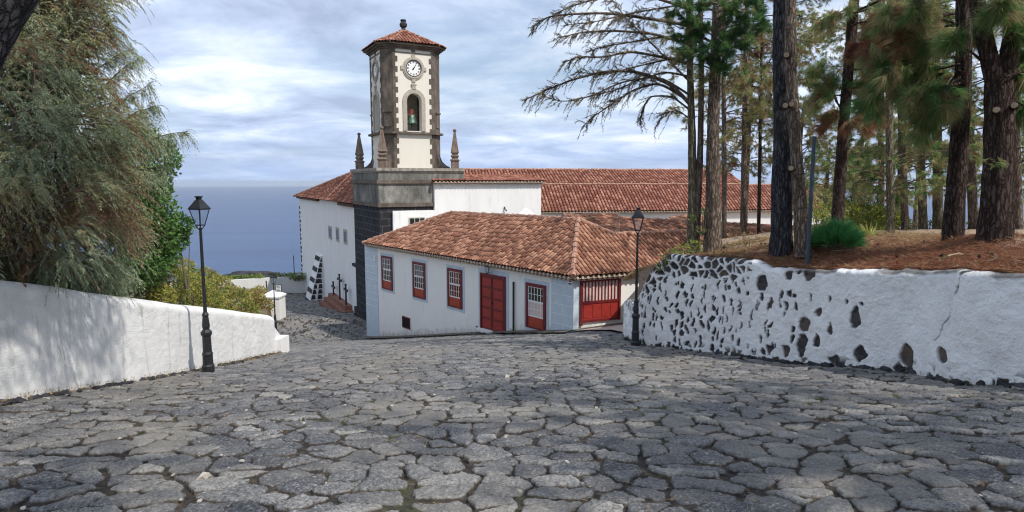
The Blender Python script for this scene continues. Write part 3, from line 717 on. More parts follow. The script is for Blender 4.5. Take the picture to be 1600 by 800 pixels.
# octagonal shaft
TC = Cf+UU*3.05+VV*3.5; S = 4.22; CH = .60; h_ = S/2
def octa(off=0):
    k = h_+off; c = CH+off*.41*0
    q = k-CH
    p = [(-q,-k),(q,-k),(k,-q),(k,q),(q,k),(-q,k),(-k,q),(-k,-q)]
    return [(TC+UU*a+VV*b)[:2] for a, b in p]
zs0 = z_top; z_bal = P(655, 206, 45.7)[2]; z_fr = P(655, 82.5, 45.7)[2]; z_ev = P(655, 74, 45.7)[2]; z_ap = P(635, 47, TC[1])[2]
q = h_-CH
faces4 = [Frame(TC-VV*h_, UU, -VV), Frame(TC+UU*h_, VV, UU), Frame(TC+VV*h_, -UU, VV), Frame(TC-UU*h_, -VV, -UU)]
FRt = faces4[0]
aw = .52; z_sill = z_bal+.08; ctr_ar = 0
_, z_spr = FRt.pix(651, 158); z_spr = z_spr-.0
def arch_face(g, fr, th=.45):
    """a wall face with an arched opening, with thickness"""
    arc = [(aw*math.cos(t), z_spr+aw*math.sin(t)) for t in np.linspace(0, math.pi, 13)]
    for d in (0, -th):
        def pt(x, z): return fr.at(x, z, d)
        g.add([pt(-q, zs0), pt(-aw, zs0), pt(-aw, z_ev), pt(-q, z_ev)], [[0,1,2,3]])
        g.add([pt(aw, zs0), pt(q, zs0), pt(q, z_ev), pt(aw, z_ev)], [[0,1,2,3]])
        g.add([pt(-aw, zs0), pt(aw, zs0), pt(aw, z_sill), pt(-aw, z_sill)], [[0,1,2,3]])
        for (x0, a0), (x1, a1) in zip(arc, arc[1:]): g.add([pt(x0, a0), pt(x1, a1), pt(x1, z_ev), pt(x0, z_ev)], [[0,1,2,3]])
    ring = [(aw, z_sill)]+arc+[(-aw, z_sill)]
    for (x0, a0), (x1, a1) in zip(ring, ring[1:]+ring[:1]):
        g.add([fr.at(x0,a0,0), fr.at(x1,a1,0), fr.at(x1,a1,-th), fr.at(x0,a0,-th)], [[0,1,2,3]])
for i, fr in enumerate(faces4):
    g = Geo(); arch_face(g, fr); g.build('shaft_wall', M['cream'], tower)
    # arch surround
    g = Geo(); 
    r0, r1_ = aw+.01, aw+.30
    ts = np.linspace(0, math.pi, 15); out = [(r1_, z_sill)]+[(r1_*math.cos(t), z_spr+r1_*math.sin(t)) for t in ts]+[(-r1_, z_sill)]
    inn = [(r0, z_sill)]+[(r0*math.cos(t), z_spr+r0*math.sin(t)) for t in ts]+[(-r0, z_sill)]
    for k in range(len(out)-1):
        a, b_, c, d = out[k], out[k+1], inn[k+1], inn[k]
        vv = [fr.at(x, z, dd) for dd in (.0, .07) for x, z in (a, b_, c, d)]
        g.add(vv, [[4,5,6,7],[0,1,5,4],[3,7,6,2]])
    fr.box(g, -.13, .13, z_spr+r1_-.03, z_spr+r1_+.26, 0, .10); fr.box(g, -.19, .19, z_spr+r1_+.26, z_spr+r1_+.34, 0, .12)
    g.build('arch_surround', M['tan'], tower)
    # quoins
    for sg_ in (-1, 1):
        g = Geo(); zz = zs0; k = 0
        while zz < z_fr-.1:
            L = .36 if k % 2 else .20; hh = .36 if k % 2 else .34
            a, b_ = sorted((sg_*q, sg_*(q-L))); fr.box(g, a, b_, zz, min(zz+hh, z_fr), 0, .035)
            zz += hh; k += 1
        a, b_ = sorted((sg_*q, sg_*(q-.22))); fr.box(g, a, b_, z_fr, z_ev, 0, .034)
        g.build('quoin', M['towerstone'], tower)
    g = Geo(); fr.box(g, -q, q, z_fr, z_fr+.05, 0, .05); g.build('frieze_band', M['towerstone'], tower)
    g = Geo(); fr.box(g, -.14, .14, z_fr+.10, z_ev-.12, 0, .04); g.build('carved_block', M['towerstone'], tower)
# chamfered corners in dark stone
oc = octa()
for a, b_ in ((1,2),(3,4),(5,6),(7,0)):
    g = Geo()
    p0 = V(*oc[a], 0); p1 = V(*oc[b_], 0); nn = unit(np.cross(p1-p0, V(0,0,1))); fr = Frame(p0, p1-p0, nn); L = np.linalg.norm(p1-p0)
    fr.box(g, 0, L, zs0, z_ev, -.3, .03)
    fr.box(g, L*.18, L*.82, z_bal+.35, z_bal+1.35, .03, .09); fr.box(g, L*.1, L*.9, z_bal+1.35, z_bal+1.45, .03, .16)
    fr.box(g, L*.3, L*.7, z_ev-.5, z_ev-.15, .03, .07)
    g.build('corner_pier', M['towerstone'], tower)
def octk(k, c): 
    q_ = k-c; p = [(-q_,-k),(q_,-k),(k,-q_),(k,q_),(q_,k),(-q_,k),(-k,q_),(-k,-q_)]
    return [(TC+UU*a+VV*b)[:2] for a, b in p]
g = Geo(); g.prism(octk(h_+.24, CH+.1), z_bal-.14, z_bal); g.build('balcony_ledge', M['towerstone'], tower)
g = Geo(); g.prism(octk(h_+.12, CH+.05), z_ev-.10, z_ev+.02); g.prism(octk(h_+.26, CH+.1), z_ev+.02, z_ev+.14); g.prism(octk(h_+.42, CH+.16), z_ev+.14, z_ev+.24)
g.build('roof_cornice', M['towerstone'], tower)
ek = h_+.50; ec = CH+.2; ro = octk(ek, ec); apex = V(TC[0], TC[1], z_ap)
for i in range(8):
    a = V(*ro[i], z_ev+.27); b_ = V(*ro[(i+1) % 8], z_ev+.27)
    tile_roof('roof', [a, b_, apex], M['tile_church'], tower, pw=.24, ph=.4, seg=6)
ridge_caps('hip_tile', [(V(*p, z_ev+.27), apex) for p in ro], M['ridge'], tower, .075)
g = Geo(); g.lathe(apex-V(0,0,.1), [(.22,0),(.2,.15),(.12,.22),(.26,.36),(.28,.52),(.17,.66),(.22,.74),(.2,.82),(.1,.84)], 12); g.build('finial', M['basalt'], tower)
g = Geo(); g.add([V(*p, z_sill-.15) for p in octk(h_-.3, .5)], [list(range(8))]); g.build('chamber_floor', M['wood'], tower); g = Geo(); g.add([V(*p, z_ev-.2) for p in octk(h_-.3, .5)], [list(range(8))]); g.build('chamber_ceiling', M['wood'], tower)
# clocks on the front and the left side
def clock(fr, zc_):
    g = Geo(); k = 40
    def ring(r0, r1_, d0, d1, gg, mi=0):
        t = np.linspace(0, 2*np.pi, k+1)
        for i in range(k):
            vv = [fr.at(r*math.cos(tt), zc_+r*math.sin(tt), d) for d in (d0, d1) for r, tt in ((r1_,t[i]),(r1_,t[i+1]),(r0,t[i+1]),(r0,t[i]))]
            gg.add(vv, [[4,5,6,7],[0,1,5,4],[3,7,6,2]], mi)
    ring(.52, .78, 0, .07, g); ring(.60, .70, .07, .10, g)
    for dx, dz in ((.80,0),(-.80,0),(0,.80),(0,-.80)): fr.box(g, dx-.13, dx+.13, zc_+dz-.13, zc_+dz+.13, 0, .075)
    ck = g.build('clock', M['tan'], tower)
    g = Geo(); g.add([fr.at(.55*math.cos(t), zc_+.55*math.sin(t), .03) for t in np.linspace(0, 2*np.pi, k, endpoint=False)], [list(range(k))]); g.build('clock_face', M['sash'], ck)
    g = Geo(); ring(.52, .565, .03, .085, g)
    for h in range(12):
        t = h*math.pi/6; c, s_ = math.cos(t), math.sin(t)
        for off in ((-.035, 0, .035) if h % 3 else (-.05, -.018, .018, .05)):
            w_ = .010
            vv = [fr.at(r*s_+(off+o_)*c, zc_+r*c-(off+o_)*s_, .036) for r, o_ in ((.36,-w_),(.36,w_),(.47,w_),(.47,-w_))]
            g.add(vv, [[0,1,2,3]])
    for ang, L, w_ in ((R(31), .45, .022), (R(34), .28, .04)):
        c, s_ = math.cos(ang), math.sin(ang)
        g.add([fr.at(r*s_+o_*c, zc_+r*c-o_*s_, .05) for r, o_ in ((-.12,-w_*1.4),(-.12,w_*1.4),(L,w_*.3),(L,-w_*.3))], [[0,1,2,3]])
    g.build('numerals_and_hands', M['iron'], ck)
_, zc_ = FRt.pix(651, 107.5)
clock(faces4[0], zc_); clock(faces4[3], zc_)
# bell
bc = TC-VV*(h_-.62); zb_ = FRt.pix(651, 193)[1]
bell = empty('bell', (bc[0], bc[1], zb_), 'green bronze bell hanging in the front arch of the tower', 'bell')
g = Geo(); g.lathe(V(bc[0], bc[1], zb_), [(.38,0),(.41,.02),(.35,.12),(.28,.40),(.26,.58),(.16,.68),(.03,.72)], 20); g.build('bell_body', M['bell'], bell, smooth=True)
g = Geo(); 
def Tb(v): return V(bc[0], bc[1], zb_)+v[:, :1]*UU+v[:, 1:2]*VV+v[:, 2:]*V(0,0,1)
g.box((-.5,-.06,.63),(.5,.06,.72), Tb); g.box((-.07,-.07,.72),(.07,.07,1.05), Tb); g.box((-.14,-.05,.78),(-.09,.05,1.0), Tb); g.box((.09,-.05,.78),(.14,.05,1.0), Tb)
g.build('yoke', M['rope'], bell)
g = Geo(); g.tube([V(bc[0],bc[1],zb_+.2), V(bc[0],bc[1],zb_-.2)], [.02,.045], 8); g.build('clapper', M['iron'], bell)
# scrolls against the shaft feet and pinnacles at the platform corners
for sx, sy in ((-1,-1),(1,-1),(1,1),(-1,1)):
    g = Geo()
    dr = unit(UU*sx+VV*sy); base = TC+dr*(h_*1.414-CH*.75)
    pr = [(0,2.9),(.12,2.9),(.14,2.2),(.16,1.4),(.22,.95),(.42,.5),(.75,.22),(1.0,.12),(1.0,0),(0,0)]
    sd_ = np.cross(dr, V(0,0,1))*.22; z0 = zs0
    v = [base+dr*(a-.1)+V(0,0,z0+b)+sd_*s for s in (-1,1) for a, b in pr]; n = len(pr)
    g.add(v, [list(range(n)), list(range(2*n-1, n-1, -1))]); g.add(v, [[i, (i+1) % n, n+(i+1) % n, n+i] for i in range(n)])
    g.build('scroll_buttress', M['towerstone'], tower)
for (a, b) in ((.30, .25), (.35, BV-.5), (BU-.42, .25)):
    g = Geo(); c = Cf+UU*(a+.1)+VV*(b+.1)+V(0,0,z_top)
    g.lathe(c, [(.38,0),(.38,.52),(.46,.56),(.46,.62),(.27,.70),(.38,.86),(.38,.92),(.26,1.0),(.40,1.12),(.37,1.2),(.10,2.55),(.08,2.6)], 4, sq=True)
    g.lathe(c+V(0,0,2.56), [(.05,0),(.13,.07),(.14,.14),(.08,.22)], 8)
    g.build('pinnacle', M['pinn'], tower)
# ------------------------------------------------------------------ church: side range left of the tower, white block, nave
church = empty('church', (TC[0], TC[1]+8, GZT), 'long whitewashed church with red tiled roofs behind and beside the bell tower', 'church')
Wp = Cf+VV*BV
WF = Frame(Wp+UU*.25, VV, -UU)          # left wall plane
tw = WF.pix(470, 380)[0]
ezl = P(553, 319, (Wp+UU*.25)[1])[2]
cA = WF.at(tw, 0); g = Geo()
g.prism([p[:2] for p in (WF.at(-.2,0), WF.at(-.2,0)+UU*12, cA+UU*12, cA)][::-1], -16, ezl); g.build('wall', M['wall_white'], church)
eA = WF.at(tw+.5, ezl+.05, .45); eB = WF.at(-.1, ezl+.05, .45)
apx = P(553, 268.5, 58.0)
Ln = np.dot(apx-eB, VV)
r_near = apx-VV*(Ln+.2)*0+V(0,0,0)
slope_n = unit(np.cross(VV, apx-eB)); 
topn = eB+(apx-eB)-VV*Ln*1.0
tile_roof('roof', [eA, eB, topn, apx], M['tile_church'], church, seg=6)
farc = eA+UU*9
g = Geo(); g.add([eA, apx, farc], [[0,1,2]]); g.add([apx, topn, topn+UU*5-V(0,0,2.5), farc], [[0,1,2,3]]); g.build('rear_roof', M['tile_church'], church)
mseam = WF.at(WF.pix(517, 302)[0], ezl+.1, .4)
ridge_caps('hip_tile', [(eA, apx), (mseam, apx)], M['ridge'], church, .13)
g = Geo(); WF.box(g, .1, WF.pix(532, 316)[0], ezl-.26, ezl-.02, 0, .30); g.build('eave_board', M['wood'], church); g = Geo(); WF.box(g, WF.pix(499, 310)[0], tw+.1, ezl-.2, ezl, 0, .30); g.build('eave_board', M['wood'], church)
for (x0, y0, x1, y1) in ((513.5,352,519,375), (525,354,530.5,379), (537,357,543,383)):
    s0, zt_ = WF.pix(x0, y0+.5); s1_, zb_2 = WF.pix(x1, y1-.5); g = Geo(); s0, s1_ = sorted((s0, s1_)); zt_, zb_2 = max(zt_, zb_2), min(zt_, zb_2)
    WF.box(g, s0, s1_, zb_2, zt_, 0, .05); wn = g.build('window', M['tan'], church)
    g = Geo(); WF.box(g, s0+.25, s1_-.2, zb_2+.2, zt_-.2, .05, .06); g.build('pane', M['glass'], wn)
# corner stones at the far left corner, and the battered buttress
g = Geo()
for k in range(19):
    z = -11.0+k*.52+random.uniform(-.04,.04); L = .65 if k % 2 else .35; hh = random.uniform(.26,.4)
    WF.box(g, tw-L, tw+.03, z, z+hh, 0, .05)
g.build('corner_stone', M['basalt'], church)
bs = WF.pix(497, 398)[0]
def butt_pt(px, py, d): return WF.pix(px, py, d)
g = Geo(); sN = WF.pix(505.5, 440)[0]; sF = WF.pix(498, 440)[0]; z0 = WF.pix(497, 472)[1]-1; z1_ = WF.pix(499, 397)[1]
g.add([WF.at(sN, z0, 0), WF.at(sF, z0, 0), WF.at(sF, z0, 1.85), WF.at(sN, z0, 1.85), WF.at(sN, z1_, 0), WF.at(sF, z1_, 0), WF.at(sF, z1_, .15), WF.at(sN, z1_, .15)],
      [[0,1,2,3],[4,5,6,7],[0,4,7,3],[1,2,6,5],[3,7,6,2]]); bt = g.build('buttress', M['wall_white'], church)
g = Geo()
for k in range(9):
    f = (k+.6)/9.3; z = z0+1.1+(z1_-z0-1.2)*f*.98; d1 = .15+(1.70)*(1-(z-z0)/(z1_-z0)); n_st = 2 if k < 4 else 1
    hh = (z1_-z0)/9*.62
    for j in range(n_st):
        a0 = d1*(.12+.5*j if n_st == 2 else random.uniform(.1,.3)); a1 = d1*(.50+.46*j if n_st == 2 else .92)
        dz = [(1, 0)]
        prof_ = [(a0, z), (a1, z-.02), (a1-.10, z+hh), (a0+.05, z+hh*.95)]
        vv = [WF.at(sN-.04, zz, aa) for aa, zz in prof_]+[WF.at(sN+.1, zz, aa) for aa, zz in prof_]
        g.add(vv, [[0,1,2,3],[4,7,6,5],[0,4,5,1],[1,5,6,2],[2,6,7,3],[3,7,4,0]])
    ob = .16+(1.70)*(1-(z-z0)/(z1_-z0)); ot = .16+(1.70)*(1-(z+hh-z0)/(z1_-z0))
    if k % 2 == 0:
        vv = [WF.at(s_, zz, aa) for s_ in (sN+.2, sF-.1) for aa, zz in ((ob-.1,z),(ob+.035,z),(ot+.035,z+hh),(ot-.1,z+hh))]
        g.add(vv, [[0,1,2,3],[7,6,5,4],[1,5,6,2]])
g.build('buttress_stone', M['basalt'], bt)
# white block in front of the tower
BF = Frame(Cf-VV*.25, UU, -VV)
bx0 = BF.pix(679, 300)[0]; bx1 = BF.pix(845.5, 300)[0]; bz = P(760, 284, (Cf+UU*7)[1])[2]
g = Geo(); g.prism([p[:2] for p in (BF.at(bx0,0), BF.at(bx1,0), BF.at(bx1,0,-5), BF.at(bx0,0,-5))], -14, bz)
b2 = BF.pix(614.5, 345)[0]; bz2 = BF.pix(650, 329)[1]
g.prism([p[:2] for p in (BF.at(b2,0,-.02), BF.at(bx0,0,-.02), BF.at(bx0,0,-2), BF.at(b2,0,-2))], -14, bz2); g.build('wall', M['wall_white'], church)
a0 = BF.at(bx0-.15, bz+.06, .35); a1 = BF.at(bx1+.25, bz+.06, .35)
tile_roof('roof', [a0, a1, a1-BF.n*3+V(0,0,.45), a0-BF.n*3+V(0,0,.45)], M['tile_church'], church, seg=6)
eaves('eave_course', a0, a1, BF.n, M['mortar'], church, .28)
s0, zt_ = BF.pix(639, 340); s1_, zb_2 = BF.pix(664, 354); zb_2 -= .5
g = Geo(); BF.box(g, s0, s1_, zb_2, zt_, -.02, .05); wn = g.build('window', M['tan'], church)
g = Geo(); n_ = 3
for k in range(3):
    for j in range(2):
        aa = s0+.06+(s1_-s0-.06)*k/3; zq = zb_2+.06+(zt_-zb_2-.06)*j/2; BF.box(g, aa, aa+(s1_-s0-.06)/3-.06, zq, zq+(zt_-zb_2-.06)/2-.06, .05, .056)
g.build('pane', M['glass'], wn)
g = Geo(); s0, z0 = BF.pix(788, 327); g.tube([BF.at(s0, z0+.18, .05), BF.at(s0, z0, .12), BF.at(s0+.12, z0-.12, .2)], .05, 8); g.build('spout', M['iron'], church)
# pale pyramid cap seen over the house ridge
g = Geo(); c = P(822, 325, 38); hw_ = .62
g.lathe(c-V(0,0,5), [(.62,0),(.62,4.55),(.74,4.58),(.74,4.64),(.02,5.02)], 4, sq=True); tag(g.build('pyramid_capped_pier', M['wall_white']), 'white pointed pier cap peeping over the near house ridge', 'pillar')
# nave
nz = -2.47+1.6
e0 = P(700, 331, 50.5); e1 = P(1330, 327.5, 56.5); e0[2] = e1[2] = (e0[2]+e1[2])/2
nd_ = unit(e1-e0); nin = unit(V(-nd_[1], nd_[0], 0))
m0 = e0+nin*3.2; m1 = e1+nin*3.2; m0[2] = m1[2] = P(960, 289.5, m0[1]+1.5)[2]
k0 = e0+nin*6.4; k1 = P(1128, 270, 62); k0[2] = P(800, 264.5, (k0[1]))[2]; k1 = k0+nd_*np.dot(k1-k0, nd_); k1[2] = k0[2]
mm1 = m1-nd_*np.dot(m1-k1, nd_)
tile_roof('roof', [e0, e1, m1, m0], M['tile_church'], church, pw=.28, seg=6)
tile_roof('roof', [m0+V(0,0,.18), mm1+V(0,0,.18), k1, k0], M['tile_church'], church, pw=.28, seg=6)
g = Geo(); g.prism([p[:2] for p in (e0+nin*.4, e1+nin*.4, e1+nin*12, e0+nin*12)], -14, [e0[2]-.05]*4); g.build('wall', M['wall_white'], church)
g = Geo(); g.add([k0, k1, k1+nin*6-V(0,0,3), k0+nin*6-V(0,0,3)], [[0,1,2,3]]); g.add([m1, m1+nin*3-V(0,0,2), m0+nin*3-V(0,0,2), m0], [[0,1,2,3]])
g.add([k1, mm1, k1+nin*6-V(0,0,3)], [[0,1,2]]); g.build('rear_roof', M['tile_church'], church)
ridge_caps('ridge_tile', [(k0, k1), (m0+V(0,0,.1), mm1+V(0,0,.1)), (k1, mm1), (mm1, m1)], M['ridge'], church, .10)
eaves('eave_course', e0, e1, -nin, M['mortar'], church, .28)
# ------------------------------------------------------------------ plinth with three crosses, kerb
pz = P(520, 470, 55)
s0 = WF.pix(551, 485, .8)[0]; s1_ = WF.pix(508, 470, .8)[0]
pl = empty('stepped_plinth', WF.at((s0+s1_)/2, gz(*WF.at((s0+s1_)/2, 0)[:2])), 'reddish stepped stone plinth against the church wall below the crosses', 'plinth')
zb0 = float(gz(*WF.at(s1_, 0)[:2]))
zb1 = WF.pix(512, 476, 1.5)[1]
s0 = WF.pix(545, 475, .5)[0]; s1_ = WF.pix(513, 465, .5)[0]; ztp = WF.pix(530, 470, .5)[1]
for k in range(3):
    g = Geo(); a = .35*k; WF.box(g, s0+a*1.4, s1_-a*.6, ztp-3, ztp-.36*(2-k), 0, 1.35-.38*k); g.build('step', M['redsoil'], pl)
for nm, (px, pt_, d) in (('left', (520.5, 440, .35)), ('mid', (530, 428.5, .3)), ('right', (540, 444, .35))):
    s_, zt_ = WF.pix(px, pt_, d); g = Geo()
    WF.box(g, s_-.07, s_+.07, ztp-.02, zt_, d-.06, d+.06); Lc_ = .62 if nm == 'mid' else .5
    WF.box(g, s_-Lc_, s_+Lc_, zt_-.55, zt_-.41, d-.055, d+.055)
    WF.box(g, s_-.1, s_+.1, zt_-.06, zt_+.02, d-.08, d+.08)
    for e_ in (-1, 1): WF.box(g, s_+e_*Lc_-.05, s_+e_*Lc_+.05, zt_-.58, zt_-.38, d-.07, d+.07)
    tag(g.build('cross', M['iron']), {'left': 'shorter dark wooden cross, leftmost of the three, on the church plinth', 'mid': 'tallest dark wooden cross, between the other two on the church plinth', 'right': 'shorter dark wooden cross nearest the bell tower, on the church plinth'}[nm], 'cross', 'crosses standing on the church plinth')
# ------------------------------------------------------------------ street lamps
def make_lamp(px, py, D, ptop, label, sgn=None):
    b_ = P(px, py, D); H = (py-ptop)/F*D*1.005
    g = Geo(); s = H/3.95
    L = empty('street_lamp', b_, label, 'street lamp', 'black lantern street lamps along the street')
    g.lathe(b_-V(0,0,.25), [(.135*s,0),(.135*s,.25+.06*s),(.115*s,.25+.10*s),(.11*s,.25+.30*s),(.12*s,.25+.34*s),(.098*s,.25+.40*s),(.092*s,.25+.75*s),(.12*s,.25+.80*s),(.12*s,.25+.86*s),(.07*s,.25+.92*s),(.085*s,.25+1.0*s),(.062*s,.25+1.22*s),(.075*s,.25+1.26*s),(.045*s,.25+1.32*s)], 14)
    g.build('lamp_base', M['iron'], L, smooth=False)
    g = Geo(); g.tube([b_+V(0,0,1.25*s), b_+V(0,0,3.26*s)], [.042*s, .030*s], 12); g.build('pole', M['iron'], L)
    c = b_+V(0,0,3.32*s)
    g = Geo(); w0, w1 = .095*s, .205*s; hl = .36*s
    for a in range(4):
        t = a*np.pi/2+.5; t2 = t+np.pi/2
        q0 = lambda r, tt, z: c+V(r*np.cos(tt), r*np.sin(tt), z)
        g.tube([q0(w0, t, 0), q0(w1, t, hl)], .011*s, 4); g.tube([q0(w1, t, hl), q0(w1, t2, hl)], .013*s, 4); g.tube([q0(w0, t, 0), q0(w0, t2, 0)], .011*s, 4)
        g.tube([q0(w0, t, 0), q0(.03*s, t, -.10*s)], .010*s, 4)
    g.build('lantern_frame', M['iron'], L)
    g = Geo(); th = [a*np.pi/2+.5 for a in range(4)]
    prof = [(.03,hl-.005),(w1*1.14,hl-.005),(w1*1.14,hl+.02*s),(w1*.72,hl+.12*s),(w1*.42,hl+.20*s),(w1*.30,hl+.215*s),(w1*.30,hl+.26*s),(w1*.42,hl+.27*s),(w1*.42,hl+.29*s),(.02,hl+.30*s)]
    v = np.array([c+V(r*np.cos(a), r*np.sin(a), z) for r, z in prof for a in th]); 
    g.add(v, [[i*4+j, i*4+(j+1)%4, (i+1)*4+(j+1)%4, (i+1)*4+j] for i in range(len(prof)-1) for j in range(4)]); g.build('lantern_roof', M['iron'], L)
    # thin clear panes
    g = Geo(); v = np.array([c+V(r*np.cos(a), r*np.sin(a), z) for r, z in ((w0*.97,.0),(w1*.97,hl)) for a in th])
    g.add(v, [[j, (j+1)%4, 4+(j+1)%4, 4+j] for j in range(4)]); g.build('pane', M['clearglass'], L)
    return L
m, nt, b = new_mat('clear_pane', .1, .3); M['clearglass'] = m
tr = nt.nodes.new('ShaderNodeBsdfTransparent'); tr.inputs[0].default_value = (.93,.95,.97,1); gs = nt.nodes.new('ShaderNodeBsdfGlossy'); gs.inputs['Roughness'].default_value = .1
mx = nt.nodes.new('ShaderNodeMixShader'); mx.inputs[0].default_value = .10
nt.links.new(tr.outputs[0], mx.inputs[1]); nt.links.new(gs.outputs[0], mx.inputs[2]); nt.links.new(mx.outputs[0], nt.nodes['Material Output'].inputs[0])
make_lamp(325.5, 575, 14.35, 303, 'tall black lantern lamp standing in front of the smooth left white wall')
make_lamp(992.5, 537, 18.2, 322, 'black lantern lamp at the left end of the stone-studded wall')
make_lamp(431, 523, 40, 425, 'small distant black lantern lamp past the end of the left wall, before the white pillar')
g = Geo(); c = P(435, 450.5, 39.8); g.box(c-V(.16,.02,.21), c+V(.18,.0,.21)); o = g.build('street_sign', M['sash']); tag(o, 'small framed plate on the distant lamp post above the white pillar', 'sign')
g = Geo(); 
for k in range(4): g.box(c+V(-.11,-.03,-.14+k*.085), c+V(.13-.05*(k % 2),-.022,-.11+k*.085))
g.build('lettering', M['iron'], o)
g = Geo()
for a, b_ in ((V(-.18,-.03,-.23), V(-.15,.0,.23)), (V(.17,-.03,-.23), V(.2,0,.23)), (V(-.15,-.03,-.23), V(.17,0,-.2)), (V(-.15,-.03,.2), V(.17,0,.23))): g.box(c+a, c+b_)
g.build('frame', M['iron'], o)
# ------------------------------------------------------------------ left boundary wall
def ribbon_wall(name, line, zb_, zt_, thick, nrm_side, mat, label, cat, cap=.3, res=.05, disp=None, attrs_fn=None, smooth=True, capdrop=.12):
    """line: xy points; zb_, zt_: functions of arc length; front face + rounded cap + back, displaced"""
    line = np.asarray(line, float); seg = np.linalg.norm(np.diff(line, axis=0), axis=1); S_ = np.concatenate([[0], np.cumsum(seg)])
    s = np.arange(0, S_[-1]+res, res); s[-1] = S_[-1]
    x = np.interp(s, S_, line[:, 0]); y = np.interp(s, S_, line[:, 1])
    if len(line) > 2:
        k = max(3, int(.5/res)) | 1; ker = np.ones(k)/k
        xp = np.pad(x, k//2, mode='reflect', reflect_type='odd'); yp = np.pad(y, k//2, mode='reflect', reflect_type='odd'); x = np.convolve(xp, ker, 'valid'); y = np.convolve(yp, ker, 'valid')
    tx = np.gradient(x); ty = np.gradient(y); L = np.hypot(tx, ty); nx = ty/L*nrm_side; ny = -tx/L*nrm_side
    b0 = zb_(s, x, y); t0 = zt_(s, x, y)
    H = np.max(t0-b0); nv = int(H/res)
    tt = np.linspace(0, 1, nv)
    rows = []
    for t in tt: rows.append((0*x, b0+(t0-capdrop-b0)*t, np.ones_like(x)))
    ncap = 7
    for a in np.linspace(0, np.pi/2, ncap)[1:]: rows.append((-(cap)*(1-np.cos(a))+0*x, t0-capdrop+capdrop*np.sin(a), np.full_like(x, max(0., 1-a))))
    rows.append((-thick+.0*x, t0-.03, 0*x)); rows.append((-thick+0*x, b0-1.0, 0*x))
    off = np.stack([r[0] for r in rows]); Z = np.stack([r[1] for r in rows]); W = np.stack([r[2] for r in rows])
    Sg = np.broadcast_to(s, Z.shape); Hg = Z-b0[None]; 
    d = disp(Sg, Hg, Z, W) if disp else 0
    X = x[None]+nx[None]*(off+d); Y = y[None]+ny[None]*(off+d)
    g = Geo(); g.add(np.stack([X, Y, Z], 2).reshape(-1, 3), grid_faces(*Z.shape) if nrm_side > 0 else grid_faces(*Z.shape)[:, ::-1])
    n_ = Z.shape[1]
    for cidx in (0, n_-1):
        c_ = np.arange(Z.shape[0])*n_+cidx
        g.f.append((np.array([c_ if cidx == 0 else c_[::-1]]), 0))
    at = attrs_fn(Sg, Hg, Z, W) if attrs_fn else None
    o = g.build(name, mat, smooth=smooth, attrs={k: v.ravel() for k, v in at.items()} if at else None)
    return tag(o, label, cat)
lt = [P(0,433,9.1), P(110,447.5,10.7), P(200,463,12.5), P(300,475.5,15.0), P(380,484.5,17.9), P(430,492,20.4)]
ltY = [p[1] for p in lt]; ltZ = [p[2] for p in lt]; slope0 = (ltZ[1]-ltZ[0])/(ltY[1]-ltY[0])
def lzt(s, x, y): return np.interp(y, [3.0]+ltY, [ltZ[0]-slope0*(ltY[0]-3)]+ltZ) + .015*noise2(y*1.3, y*0, 5)
wl = [(-7.45, 2.5), (-7.5, 9.1), (-7.62, 15), (-7.72, 20.4)]
def ldisp(S_, H_, Z_, W_): return W_*(.028*fbm(S_*1.6, H_*1.6, 50, 4)+.006*noise2(S_*14, H_*14, 55))
ribbon_wall('boundary_wall', wl, lambda s,x,y: gz(x,y)-.25, lzt, .65, -1 if False else 1, M['wall_old'], 'smooth whitewashed boundary wall sloping down the left side of the street', 'wall', cap=.34, disp=ldisp, capdrop=.20)
g = Geo(); zz = P(433, 517, 20.7)[2]; 
def lowstep(y0, y1, za, zb2, x0=-8.3, x1=-7.70):
    g.add([V(x0,y0,za-2.5),V(x1,y0,za-2.5),V(x1,y1,za-2.5),V(x0,y1,za-2.5),V(x0,y0,za),V(x1,y0,za),V(x1,y1,zb2),V(x0,y1,zb2)], [[0,3,2,1],[4,5,6,7],[0,1,5,4],[1,2,6,5],[2,3,7,6],[3,0,4,7]])
lowstep(20.38, 20.95, P(430,508,20.4)[2], P(437,524,20.95)[2], -8.25, -7.75); lowstep(20.38, 21.4, P(436,525,20.9)[2], P(438,525.5,21.2)[2], -8.2, -7.62)
tag(g.build('wall_end_step', M['wall_white']), 'low stepped white block closing the far end of the left wall', 'wall')
# ------------------------------------------------------------------ right wall studded with stones
rb = [P(992,535,19.3), P(1002,540,18.4), P(1060,545,17.7), P(1130,551,16.8), P(1250,570,14.5), P(1340,573,13.2), P(1430,577,12.2), P(1500,605,10.8), P(1600,599,10.)]
line = [(3.95, 22.0)]+[(p[0], p[1]) for p in rb]+[(8.6, 8.5), (9.2, 5.5), (9.6, 2.0)]
LR = np.array(line); SR = np.concatenate([[0], np.cumsum(np.linalg.norm(np.diff(LR, axis=0), axis=1))])
rt_px = [(992,470),(1002,448),(1022,414),(1045,398),(1100,401),(1170,407),(1195,418),(1250,421),(1340,421),(1430,421.5),(1500,421.5),(1600,430)]
def s_of_px(px, py=480):
    for i in range(len(LR)-1):
        a = V(LR[i][0], LR[i][1], 0); d = V(*(LR[i+1]-LR[i]), 0); L = np.linalg.norm(d)
        t = tofx(px, py, a+V(0,0,0), d/L)
        if -1e-6 <= t <= L+1e-6: return SR[i]+t, a+d/L*t
    return None
tp = []
for px, py in rt_px:
    r_ = s_of_px(px, py)
    if r_: tp.append((r_[0], P(px, py, r_[1][1])[2]))
tpS = np.array([t[0] for t in tp]); tpZ = np.array([t[1] for t in tp])
